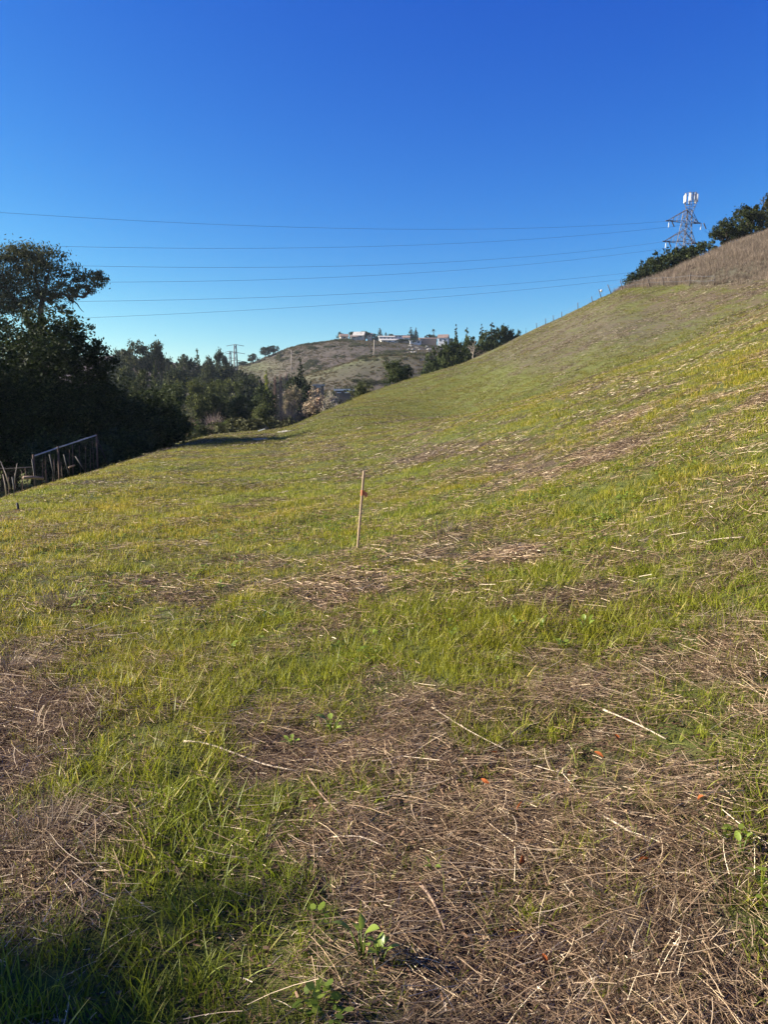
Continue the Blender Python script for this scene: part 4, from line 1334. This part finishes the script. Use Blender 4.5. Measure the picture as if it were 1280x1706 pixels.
# ---- lattice tower with antennas, and the wires
TD = 190.0
ARMS = {}
def lattice_tower():
    c = at(1138, 400, TD)
    z0 = hz(c.x, TD) - 1
    k = TD / FPX
    e = empty('lattice_tower', (c.x, TD, z0))
    tag(e, 'steel lattice power tower carrying phone antennas on the right hilltop', 'tower')
    zz = lambda row: at(1138, row, TD).z - z0
    lv = [(zz(350), .65), (zz(372), .85), (zz(405), 1.15), (zz(450), 1.7), (0, 2.8)]
    top, bot = lv[0][0], 0
    def half(z):
        zs = [l[0] for l in lv][::-1]; hs = [l[1] for l in lv][::-1]
        return float(np.interp(z, zs, hs))
    R45 = Matrix.Rotation(R(20), 3, 'Z')
    corner = lambda z, i: R45 @ Vector((half(z) * (1, -1, -1, 1)[i], half(z) * (1, 1, -1, -1)[i], z))
    lean = Vector(((1147 - 1133) * k / (zz(345) - zz(405)), 0, 0)) * 0.55
    sh = lambda p: p + lean * max(0, p.z - zz(450)) * 0.5
    for i in range(4):
        MB().tube([sh(corner(z, i)) for z in np.linspace(0, top, 9)], .085, 5).build('leg', M['towersteel'], e)
    lev = np.linspace(0, top, 24)
    for s_ in range(4):
        mb = MB()
        for a, b in zip(lev[:-1], lev[1:]):
            j = (s_ + 1) % 4
            mb.tube([sh(corner(a, s_)), sh(corner(b, j))], .05, 4, False)
            mb.tube([sh(corner(a, j)), sh(corner(b, s_))], .05, 4, False)
            mb.tube([sh(corner(b, s_)), sh(corner(b, j))], .05, 4, False)
        mb.build('bracing', M['towersteel'], e)
    for li, (row, lx, rx) in enumerate(((370, 1109, 1168), (404, 1104, 1163), (449, 1100, 1160))):
        for si, tx in enumerate((lx, rx)):
            dpt = -1.2 if si == 0 else 1.0
            tip = at(tx, row, TD) - Vector((c.x, TD, z0)); tip.y = dpt
            z = tip.z
            mb = MB()
            body = [corner(z + dz, i) for dz in (0, 2.6) for i in range(4)]
            body = [sh(p) for p in body]
            near = sorted(body[:4], key=lambda p: (p - tip).length)[:2]
            up = sorted(body[4:], key=lambda p: (p - tip).length)[:2]
            for p in near + up: mb.tube([p, tip], .07, 4, False)
            for f in (.35, .65):
                a, b = near[0].lerp(tip, f), near[1].lerp(tip, f)
                u, w = up[0].lerp(tip, f), up[1].lerp(tip, f)
                for p0, p1 in ((a, b), (a, u), (b, w), (u, w), (a, w)): mb.tube([p0, p1], .04, 4, False)
            mb.box(tip + Vector((.5 if si == 0 else -.4, 0, 0)), (1.6, .25, .25))
            arm = mb.build('crossarm', M['towersteel'], e)
            # strings: one hanging, one pulled toward the next span
            sd = Vector((.55 if si == 0 else .6, 0, 0))
            def string(p0, p1, m):
                q = MB(); L = 7
                pts, rad = [], []
                for i in range(L):
                    t = i / L
                    for f, r_ in ((0, .05), (.02, .15), (.08, .15), (.1, .05)):
                        pts.append(Vector(p0).lerp(Vector(p1), t + f)); rad.append(r_)
                q.tube(pts, rad, 6)
                q.build('insulator', m, arm, True)
            t1 = tip + sd * 1.0
            string(t1, t1 + Vector((-.1, 0, -1.6)), M['porcelain'])
            t2 = tip + sd * 2.0
            string(t2, t2 + Vector((1.1, 1.2, -1.1)), M['darkporcelain'])
            t3 = tip + Vector((-.2, 0, -.1))
            ARMS[(li, si)] = Vector((c.x, TD, z0)) + t3
    # antenna head
    tc = sh(Vector((0, 0, top))) + Vector((.55, 0, 0))
    mb = MB()
    for z, rr_ in ((zz(345), 1.0), (zz(338), 1.35), (zz(323), 1.4)):
        ring = [Vector((tc.x + rr_ * math.cos(w), tc.y + rr_ * math.sin(w), z)) for w in np.linspace(0, 2 * math.pi, 13)]
        mb.tube(ring, .06, 5, False)
    for w in np.linspace(0, 2 * math.pi, 7)[:-1]:
        mb.tube([Vector((tc.x + .5 * math.cos(w), tc.y + .5 * math.sin(w), top - 1.0)), Vector((tc.x + 1.5 * math.cos(w), tc.y + 1.5 * math.sin(w), zz(338)))], .05, 4)
        mb.tube([Vector((tc.x + 1.4 * math.cos(w), tc.y + 1.4 * math.sin(w), zz(340))), Vector((tc.x + 1.4 * math.cos(w), tc.y + 1.4 * math.sin(w), zz(321)))], .05, 4)
    hd = mb.build('antenna_frame', M['towersteel'], e)
    for j, (w, ww, m) in enumerate(((-2.05, .62, 'panel'), (-1.15, .66, 'panel'), (-.35, .45, 'panel'), (-2.75, .42, 'panel'), (.5, .5, 'steel'), (1.4, .5, 'steel'), (2.4, .5, 'steel'), (-1.6, .22, 'dark'))):
        p = Vector((tc.x + 1.5 * math.cos(w), tc.y + 1.5 * math.sin(w), zz(330.5)))
        q = MB().box(p, (.28, ww * .85, 1.75), Matrix.Rotation(w, 3, 'Z'))
        o = q.build('antenna_panel', M[m], hd)
        bv = o.modifiers.new('edge', 'BEVEL'); bv.width = .04; bv.segments = 2
lattice_tower()

def wires():
    W = [ # label, arm, left photo point + distance, middle photo point
        ('topmost power wire crossing the blue sky from the lattice tower', (0, 0), (0, 354, 112), (600, 381)),
        ('second power wire from the top, running just above the eucalyptus', (0, 1), (60, 409.5, 124), (560, 412)),
        ('third power wire from the top crossing the sky', (1, 0), (145, 443, 118), (600, 442.5)),
        ('fourth power wire from the top crossing the sky', (1, 1), (185, 470, 130), (600, 460)),
        ('fifth power wire from the top crossing the sky', (2, 0), (150, 502, 122), (600, 489)),
        ('lowest power wire crossing the sky from the lattice tower', (2, 1), (130, 530, 134), (600, 505))]
    for lab, arm, (px, row, d), (mx, mr) in W:
        A = at(px, row, d)
        B = ARMS[arm]
        tm, em = te(mx, mr)
        # the sight line through the middle point meets the upright plane of the wire
        D2 = Vector((B.x - A.x, B.y - A.y))
        # solve A + s*D = (tm*y, y)
        s_ = (tm * A.y - A.x) / (D2.x - tm * D2.y)
        y = A.y + s_ * D2.y
        zm = CAMZ + em * y
        lin = A.z + (B.z - A.z) * s_
        kq = (lin - zm) / (s_ * (1 - s_))
        pts = []
        for s in np.linspace(-0.9, 1, 60):
            pts.append(Vector((A.x + D2.x * s, A.y + D2.y * s, A.z + (B.z - A.z) * s - kq * s * (1 - s))))
        o0 = pts[-1].copy()
        o = MB().tube([p - o0 for p in pts], .019, 4, False).build('power_line', M['wire'])
        o.location = o0
        tag(o, lab, 'power line', 'power lines over the meadow')
    a = ARMS[(0, 1)] + Vector((2.2, 1.3, -1.4)); b = at(1300, 425, 330)
    pts = [a.lerp(b, t) - Vector((0, 0, 8 * t * (1 - t))) for t in np.linspace(0, 1, 20)]
    o = MB().tube([p - a for p in pts], .03, 4, False).build('power_line', M['wire']); o.location = a
    tag(o, 'short power wire running right from the tower down behind the oaks', 'power line', 'power lines over the meadow')
wires()

# ---- far pylons and poles
def far_pylon(px, top, foot, d, w, lab, arms=3):
    b = at(px, foot, d); b.z = min(b.z, hz(b.x, d) + 2)
    t = at(px, top, d)
    h = t.z - b.z
    e = empty('transmission_pylon', b)
    tag(e, lab, 'pylon', 'far pylons in the valley')
    for i in range(4):
        sx, sy = (1, -1, -1, 1)[i], (1, 1, -1, -1)[i]
        MB().tube([(sx * w * .16, sy * w * .16, -1), (sx * w * .05, sy * w * .05, h)], .13, 4).build('leg', M['towersteel'], e)
    mb = MB()
    for j in range(9):
        z0, z1 = h * j / 9, h * (j + 1) / 9
        r0, r1 = w * (.16 - .11 * j / 9), w * (.16 - .11 * (j + 1) / 9)
        mb.tube([(-r0, -r0, z0), (r1, -r1, z1)], .08, 3); mb.tube([(r0, -r0, z0), (-r1, -r1, z1)], .08, 3)
        mb.tube([(-r0, r0, z0), (r1, r1, z1)], .08, 3)
    mb.build('bracing', M['steel'], e)
    for j in range(arms):
        z = h * (.97 - .16 * j); ww = w * (.5 if j != 1 else .55)
        MB().tube([(-ww, 0, z), (0, 0, z + .7), (ww, 0, z)], .11, 4).build('crossarm', M['towersteel'], e)
far_pylon(392.5, 574, 606, 360, 8.0, 'taller of two far lattice pylons above the valley trees')
far_pylon(384, 585, 612, 420, 6.0, 'shorter of two far lattice pylons, left of the taller')

def pole(px, top, foot, d, lab, r0=.28):
    b = at(px, foot, d); g = hz(b.x, d); t = at(px + (1.5 if px > 600 else 1.5), top, d)
    e = empty('utility_pole', (b.x, d, min(b.z, g)))
    o = Vector((b.x, d, min(b.z, g)))
    tag(e, lab, 'pole')
    MB().tube([Vector((0, 0, -.5)), t - o], [r0, r0 * .75], 8).build('shaft', M['palebark'], e, True)
    MB().box(t - o - Vector((0, 0, .8)), (2.2, .14, .16)).build('crossarm', M['wood'], e)
pole(622.5, 566, 607, 318, 'pale utility pole standing on the far spur below the houses')
pole(484, 584, 610, 300, 'faint pale utility pole on the brown far slope right of the poplars', .22)

# ---- houses
def house(lab, px, base, d, w, h, dep, rz, wallm='cream', roofm='roof', pitch=.35, wins=2, name='house', flat=False):
    b = at(px, base, d)
    g = hz(b.x, d)
    e = empty(name, (b.x, d, b.z), R(rz))
    H = h
    dn = max(0.6, b.z - g + 0.8)
    tag(e, lab, 'house', 'houses on the far ridge')
    MB().box((0, 0, (H - dn) / 2), (w, dep, H + dn)).build('wall', M[wallm], e)
    mb = MB()
    ov = .5
    if flat:
        ov = .5 if w > 3 else .15
        mb.box((0, 0, H + .07), (w + 2 * ov, dep + 2 * ov, .3 if w > 3 else .24))
    else:
        r_ = dep / 2 * pitch
        a = [(-w / 2 - ov, -dep / 2 - ov, H), (w / 2 + ov, -dep / 2 - ov, H), (w / 2 + ov, dep / 2 + ov, H), (-w / 2 - ov, dep / 2 + ov, H),
             (-w / 2 - ov, 0, H + r_ * 2), (w / 2 + ov, 0, H + r_ * 2)]
        i0 = len(mb.v); mb.v += [Vector(p) for p in a]
        mb.f += [[i0 + q for q in f] for f in ((0, 1, 5, 4), (2, 3, 4, 5), (0, 4, 3), (1, 2, 5), (3, 2, 1, 0))]
    mb.build('roof', M[roofm], e)
    for i in range(wins):
        x = -w / 2 + w * (i + .5) / wins
        o = MB().box((x, -dep / 2 - .02, H * .55), (min(1.6, w / wins * .42), .1, min(1.2, H * .4))).build('window', M['glass'], e)
        MB().box((x, -dep / 2 - .06, H * .55 - min(1.2, H * .4) * .5 - .08), (min(1.9, w / wins * .5), .16, .12)).build('sill', M['white'], o)
house('small tan house, leftmost on the far ridge beside a round tree', 573, 565.5, 525, 5, 1.8, 6, 10, 'cream', 'roof', .3, 1)
house('tan gabled house with cream wall, second from left on the ridge', 599, 565, 522, 7, 2.0, 7, -12, 'cream', 'rooflight', .4, 2)
house('small cream outbuilding at the left foot of the tan gabled house', 590, 565.5, 520, 4, 1.5, 5, 5, 'cream', 'roof', .3, 1)
house('small pale house low between ridge trees left of the dark cone', 616, 563, 524, 3, 1.6, 5, 0, 'cream', 'roof', .3, 1)
house('long white house right of the broad dark cone tree', 644, 567, 520, 10, 2.0, 6, 4, 'white', 'rooflight', .15, 4)
house('long low white building in front of the long white house', 649, 571.5, 505, 11, 1.5, 6, 6, 'white', 'rooflight', .2, 3)
house('pale flat house left of the pair of dark cones', 667, 564, 525, 8, 1.6, 6, 0, 'white', 'rooflight', .2, 3, flat=True)
house('small white house with bright wall below the flat pale house', 677.5, 570, 510, 4, 2.6, 5, -8, 'white', 'roof', .3, 1)
house('white box-like house lowest on the slope below the dark cones', 692, 573.5, 500, 7, 2.0, 6, 5, 'white', 'rooflight', .2, 2, flat=True)
house('wide low brown house with pale roof edge left of the palm', 713, 567.5, 515, 11, 1.0, 7, 3, 'wood', 'roof', .12, 4)
house('orange-roofed white house at the right end of the far ridge', 739, 571.5, 505, 6, 3.0, 6, -14, 'white', 'roof', .4, 2)
house('long flat white-roofed shed in the valley behind the blond bush', 574, 655, 108, 2.2, .35, 2.4, -6, 'wood', 'white', .2, 2, 'shed', True)
house('small pale-roofed shed peeping over the left of the blond bush', 531, 645, 122, 1.6, .2, 2, 4, 'wood', 'rooflight', .2, 1, 'shed', True)

# ---- pale boulders under the houses
def boulder(i, px, row, d, s):
    q = np.random.default_rng(100 + i)
    b = at(px, row, d); z = hz(b.x, d)
    import bmesh
    bm = bmesh.new()
    bmesh.ops.create_icosphere(bm, subdivisions=2, radius=1)
    for v in bm.verts:
        v.co *= 1 + q.normal(0, .12)
        v.co.z *= .7
    me = bpy.data.meshes.new('boulder'); bm.to_mesh(me); bm.free(); me.materials.append(M['rock'])
    o = link(bpy.data.objects.new('boulder', me)); o.location = (b.x, d, z + .2 * s); o.scale = (s, s, s * .9)
    o.rotation_euler.z = q.uniform(0, 6)
    tag(o, 'pale boulder in the rubble on the slope below the ridge houses', 'boulder', 'pale boulders below the houses')
qq = np.random.default_rng(77)
for i in range(26):
    boulder(i, qq.uniform(680, 722), qq.uniform(577, 588), float(qq.uniform(440, 490)), float(qq.uniform(.5, 1.1)))

# ---- leafless tree and cut branches on the brow
def bare_tree():
    q = np.random.default_rng(8)
    t0 = te(789, 600)[0]; d = float(np.interp(t0, CT, CD)) - 2
    b = Vector((t0 * d, d, hz(t0 * d, d)))
    e = empty('bare_tree', b)
    tag(e, 'leafless grey tree standing alone on the brow before the dark wood', 'tree')
    mb, cr = MB(), MB()
    limb(mb, (0, 0, -.3), (-.05, 0, 1.5), .10, .07, q)
    mb.build('trunk', M['palebark'], e, True)
    for i in range(11):
        a = q.uniform(0, 6.28)
        p0 = Vector((-.05, 0, q.uniform(.8, 1.5))); p1 = p0 + Vector((math.cos(a) * q.uniform(.4, 1.1), math.sin(a) * .8, q.uniform(.6, 2.0)))
        limb(cr, p0, p1, .04, .015, q, .1, 4)
        for j in range(4):
            w = p0.lerp(p1, q.uniform(.4, 1)); limb(cr, w, w + Vector((q.normal(0, .4), q.normal(0, .4), q.uniform(.2, .7))), .018, .006, q, .1, 3, 2)
    cr.build('crown', M['palebark'], e)
    # cut branches
    p = hit(808, 594, 60); p = Vector((te(808, 594)[0] * (d + 2), d + 2, 0)); p.z = hz(p.x, p.y)
    e = empty('branch_pile', p)
    tag(e, 'heap of dark cut branches lying on the brow right of the bare tree', 'branches')
    for i in range(26):
        a = Vector((q.uniform(-1.6, 1.4), q.uniform(-.5, .5), q.uniform(0, .3)))
        bq = a + Vector((q.uniform(.3, 1.3), q.normal(0, .4), q.uniform(0, .9)))
        m_ = MB(); limb(m_, a, bq, .05, .02, q, .15, 4)
        m_.build('branch', M['bark'], e)
bare_tree()

def bench_end():
    # white board with a dark end and two flat slabs lying by the shadow
    b = hit(437, 721, 30, 90)
    e = empty('board', b, R(-12))
    tag(e, 'white painted board with dark end lying beside the tree shadow', 'board')
    o = MB().box((0, 0, .22), (.55, .35, .07), Matrix.Rotation(R(-16), 3, 'Y')).build('plank', M['white'], e)
    MB().box((.36, 0, .33), (.16, .36, .2), Matrix.Rotation(R(-16), 3, 'Y')).build('end_block', M['dark'], e)
    for lab, px, row, w, rz in (('pale flat slab at the right end of the tree shadow', 474, 720, 1.7, 14), ('grey flat slab lying inside the tree shadow', 434, 733, .9, 0)):
        b = hit(px, row, 30, 90)
        o = MB().box((0, 0, 0), (w, .7, .09)).build('paving_stone', M['concrete'])
        o.location = b + Vector((0, 0, .03))
        nr = normals(np.array([b.x]), np.array([b.y]), .5)[0]
        o.rotation_euler = Vector(nr).to_track_quat('Z', 'Y').to_euler()
        o.rotation_euler.z += R(rz)
        tag(o, lab, 'stone')
bench_end()

# ------------------------------------------------------------------ foreground plants and litter
def leaf_mesh(name, L, wd, m, cup=.15, n=6, notch=0.0):
    V, F = [], []
    for i in range(n + 1):
        t = i / n
        w = wd * math.sin(math.pi * min(1, max(0, t * .94 + .05))) ** .7 * (1.15 - .3 * t)
        z = .12 * L * math.sin(t * 2.4)
        V += [(t * L, -w / 2, z + cup * w), (t * L, 0, z), (t * L, w / 2, z + cup * w)]
    for i in range(n):
        a = i * 3
        F += [(a, a + 3, a + 4, a + 1), (a + 1, a + 4, a + 5, a + 2)]
    q = np.random.default_rng(int(L * 1e4))
    return npmesh(name, np.array(V), np.array(F), m, True, {'rnd': np.clip(np.full(len(V), .55) + q.normal(0, .12), 0, 1)})

LEAVES = [leaf_mesh('leaf', l, w, M['weed']) for l, w in ((.075, .05), (.095, .06), (.06, .045), (.11, .055))]
def weed(lab, px, row, n, sc, rise=.5):
    q = random.Random(int(px * 31 + row))
    sc *= .46
    b = hit(px, row, 1.2, 30)
    e = empty('broadleaf_weed', b, q.uniform(0, 6))
    tag(e, lab, 'weed', 'broadleaf weeds in the grass')
    mb = MB()
    for i in range(n):
        a = i * 2.4 + q.uniform(-.3, .3)
        el = q.uniform(.25, 1.0) * rise + .25
        r0 = q.uniform(.02, .07) * sc
        h = (.07 + .12 * q.random() * rise * 1.4) * sc
        p = Vector((math.cos(a) * r0, math.sin(a) * r0, h))
        mb.tube([(0, 0, -.01), (p.x * .5, p.y * .5, h * .6), p], .0022, 4)
        o = link(bpy.data.objects.new('leaf', q.choice(LEAVES)), e)
        o.location = p
        o.rotation_euler = (q.uniform(-.5, .5), -el * q.uniform(.2, 1.1), a)
        s_ = sc * q.uniform(.7, 1.15); o.scale = (s_, s_, s_)
    mb.build('stem', M['weed'], e, True)
for a in (('bright broadleaf weed with two upright leaves right in the dark green band', 975, 1056, 6, 1.0, 1.0),
          ('broadleaf weed in the middle of the dark green band', 903, 1052, 6, .95, .8),
          ('broadleaf weed at the left end of the dark green band', 860, 1052, 6, .95, .7),
          ('low broadleaf weed at the lower right foot of the dark green band', 938, 1084, 7, .9, .3),
          ('pale broadleaf weed between the dark green band and the left tufts', 752, 1068, 7, 1.0, .8),
          ('small broadleaf weed just above the pale one left of dark band', 748, 1042, 4, .7, .6),
          ('broadleaf weed on the near side of the straw below the left tufts', 553, 1228, 9, 1.0, .8),
          ('flat broadleaf weed left of the one below the left tufts', 487, 1250, 7, .85, .4),
          ('broadleaf weed with two pale leaves left of the survey stake foot', 440, 1036, 5, .9, .6),
          ('broadleaf weed with pale leaves just right of the two-leaf one', 473, 1034, 5, .9, .5),
          ('tuft of small broadleaf weeds in the big left green clump', 385, 1088, 6, .8, .6),
          ('small dark green weed in the left field of grass', 368, 985, 6, 1.0, .5),
          ('large broadleaf weed at the bottom edge, right of the shade', 604, 1606, 7, 1.1, .7),
          ('broadleaf weed beside the large one at the bottom edge', 636, 1612, 6, 1.0, .5),
          ('single round pale leaf weed near the right edge grass', 1236, 1432, 3, .7, .9),
          ('small broadleaf weed in the nearest straw right of the shade', 720, 1455, 4, .6, .4),
          ('broadleaf weed below the dark green band beside bare straw', 830, 1110, 5, .8, .4)):
    weed(*a)

DEAD = [leaf_mesh('dead_leaf', l, w, M['orange'], .35) for l, w in ((.052, .028), (.04, .024), (.06, .022))]
for i, (px, row, lab) in enumerate(((820, 1266, 'bright orange dead leaf lying above the centre of the bare straw'), (1025, 1238, 'orange dead leaf by the long pale stalk at right middle'),
        (1005, 1276, 'upright orange dead leaf just below the pale right-hand stalk'), (866, 1457, 'curled orange dead leaf in the dark straw at lower middle'),
        (952, 1303, 'tiny reddish dead leaf right of the bright orange one'), (815, 1320, 'tiny red dead leaf straight below the bright orange one'),
        (1080, 1449, 'reddish dead leaf below the thick pale stalk'), (1163, 1350, 'pale orange dead leaf near the right edge grass'),
        (862, 1572, 'tiny orange dead leaf low in the middle straw'), (1146, 1006, 'orange dead leaf on straw at the right beyond the green band'),
        (911, 1622, 'orange dead leaf nearest the bottom of the picture'), (862, 1366, 'dark red dead leaf in the middle of the straw'))):
    b = hit(px, row, 1.2, 30)
    o = link(bpy.data.objects.new('dead_leaf', DEAD[i % 3]))
    o.location = b + Vector((0, 0, .035)); o.rotation_euler = (random.uniform(-.9, .9), random.uniform(-.9, .9), random.uniform(0, 6.28))
    s_ = random.uniform(.5, .72); o.scale = (s_, s_, s_)
    tag(o, lab, 'leaf', 'orange dead leaves on the straw')

def stalk(lab, pix, r0, m, lift=.02):
    pts = [hit(px, row, 1.2, 40) + Vector((0, 0, lift + .004 * (i % 2))) for i, (px, row) in enumerate(pix)]
    n = len(pts)
    fine = []
    for i in range(n - 1):
        for k in range(3):
            t = k / 3
            p0, p1, p2, p3 = pts[max(i - 1, 0)], pts[i], pts[i + 1], pts[min(i + 2, n - 1)]
            fine.append(0.5 * ((2 * p1) + (p2 - p0) * t + (2 * p0 - 5 * p1 + 4 * p2 - p3) * t * t + (3 * p1 - p0 - 3 * p2 + p3) * t ** 3))
    fine.append(pts[-1])
    stick('dry_stalk', lab, 'stalk', fine, [r0 * (1 - .5 * i / len(fine)) for i in range(len(fine))], m, 'single dry stalks lying on the meadow')
stalk('long pale curved stalk lying between the green clump and bare straw', ((305, 1242), (345, 1248), (395, 1264), (440, 1282), (492, 1292)), .0055, M['stalk'])
stalk('thick pale stalk lying in the straw at lower right', ((1006, 1370), (1035, 1388), (1060, 1402), (1084, 1416)), .0042, M['stalk'])
stalk('pale straight stalk lying near the right middle straw', ((1006, 1190), (1060, 1215), (1110, 1240)), .005, M['stalk'])
stalk('thin upright pale stalk at the right edge above the grass', ((1267, 1135), (1268, 1112), (1267, 1092)), .004, M['stalk'])
stalk('pale stalk lying flat at the right end of nearest straw', ((1240, 900), (1190, 905), (1150, 915)), .006, M['stalk'])
stalk('brown bent stalk bundle slanting down in the lower middle straw', ((700, 1482), (722, 1515), (742, 1560)), .006, M['brownstalk'])
stalk('long grey-brown stalk running down from the curved pale one', ((512, 1300), (540, 1340), (572, 1368)), .004, M['brownstalk'])
stalk('pale stalk lying across the straw right of the green clump', ((552, 1404), (600, 1405), (640, 1420)), .0035, M['stalk'])
stalk('pale thin stalk slanting across the straw below the dark band', ((720, 1185), (780, 1225), (850, 1260)), .0035, M['stalk'])
stalk('dark stick lying in the straw in the middle distance', ((865, 1232), (880, 1222), (884, 1216)), .006, M['dark'])

def dry_clump(lab, px, row, rad, hgt, n, mats, tilt=.5):
    q = np.random.default_rng(int(px + row))
    b = hit(px, row, 1.2, 40)
    a = q.uniform(0, 6.28, n); rr_ = rad * np.sqrt(q.uniform(0, 1, n))
    base = np.stack([rr_ * np.cos(a) * .6, rr_ * np.sin(a) * .6, np.full(n, -.01)], 1)
    ph = a + q.normal(0, .7, n); ln = np.abs(q.normal(0, tilt, n))
    d = np.stack([np.cos(ph) * ln, np.sin(ph) * ln, np.ones(n)], 1); d /= np.linalg.norm(d, axis=1)[:, None]
    side = np.stack([-np.sin(ph), np.cos(ph), np.zeros(n)], 1)
    bn = np.abs(q.normal(0, .3, n))
    V, F, k = strips(base, d, q.uniform(.4, 1.1, n) * hgt, np.full(n, .0028) * (b.y / 3) ** .6, 3, np.stack([np.cos(ph) * bn, np.sin(ph) * bn, -.4 * bn], 1), 0, side)
    me = npmesh('dry_grass_clump', V, F, mats, False, {'rnd': np.repeat(q.uniform(0, 1, n), k)})
    o = link(bpy.data.objects.new('dry_grass_clump', me)); o.location = b
    tag(o, lab, 'dry grass')
M['clump'] = leafy('dry_clump', [(0, (.09, .06, .042)), (0.5, (.22, .165, .115)), (1, (.46, .37, .27))], 0.15, 0.7, False, False)
dry_clump('pale upright dry grass clump in the left field', 100, 1008, .28, .28, 150, M['clump'], .6)
dry_clump('rounded brown dry grass clump at the left edge', 22, 1118, .16, .2, 160, M['clump'], .8)
dry_clump('grey-brown stubble clump left of the lush near grass', 75, 1400, .22, .2, 170, M['clump'], .7)
dry_clump('brown wiry dry clump at the lower right corner', 1130, 1570, .26, .10, 300, M['clump'], 1.2)
dry_clump('brown dry clump just above the lower right one', 1060, 1500, .2, .09, 220, M['clump'], 1.3)
dry_clump('dry straw heap at the right edge beyond the green band', 1215, 1050, .3, .16, 140, M['clump'], 1.2)
dry_clump('pale dry tuft right behind the survey stake', 745, 890, .4, .25, 120, M['clump'], .8)

# ------------------------------------------------------------------ thin air
def haze():
    m = bpy.data.materials.new('haze')
    m.use_nodes = True
    nt = m.node_tree
    nt.nodes.remove(nt.nodes['Principled BSDF'])
    v = nt.nodes.new('ShaderNodeVolumePrincipled')
    v.inputs['Color'].default_value = (.72, .84, 1.0, 1)
    v.inputs['Density'].default_value = 0.00010
    v.inputs['Anisotropy'].default_value = 0.2
    nt.links.new(v.outputs[0], nt.nodes['Material Output'].inputs['Volume'])
    o = MB().box((0, 290, 12), (900, 720, 130)).build('haze', m)
    tag(o, 'thin bluish haze in the air over the valley', 'haze', kind='stuff')
haze()
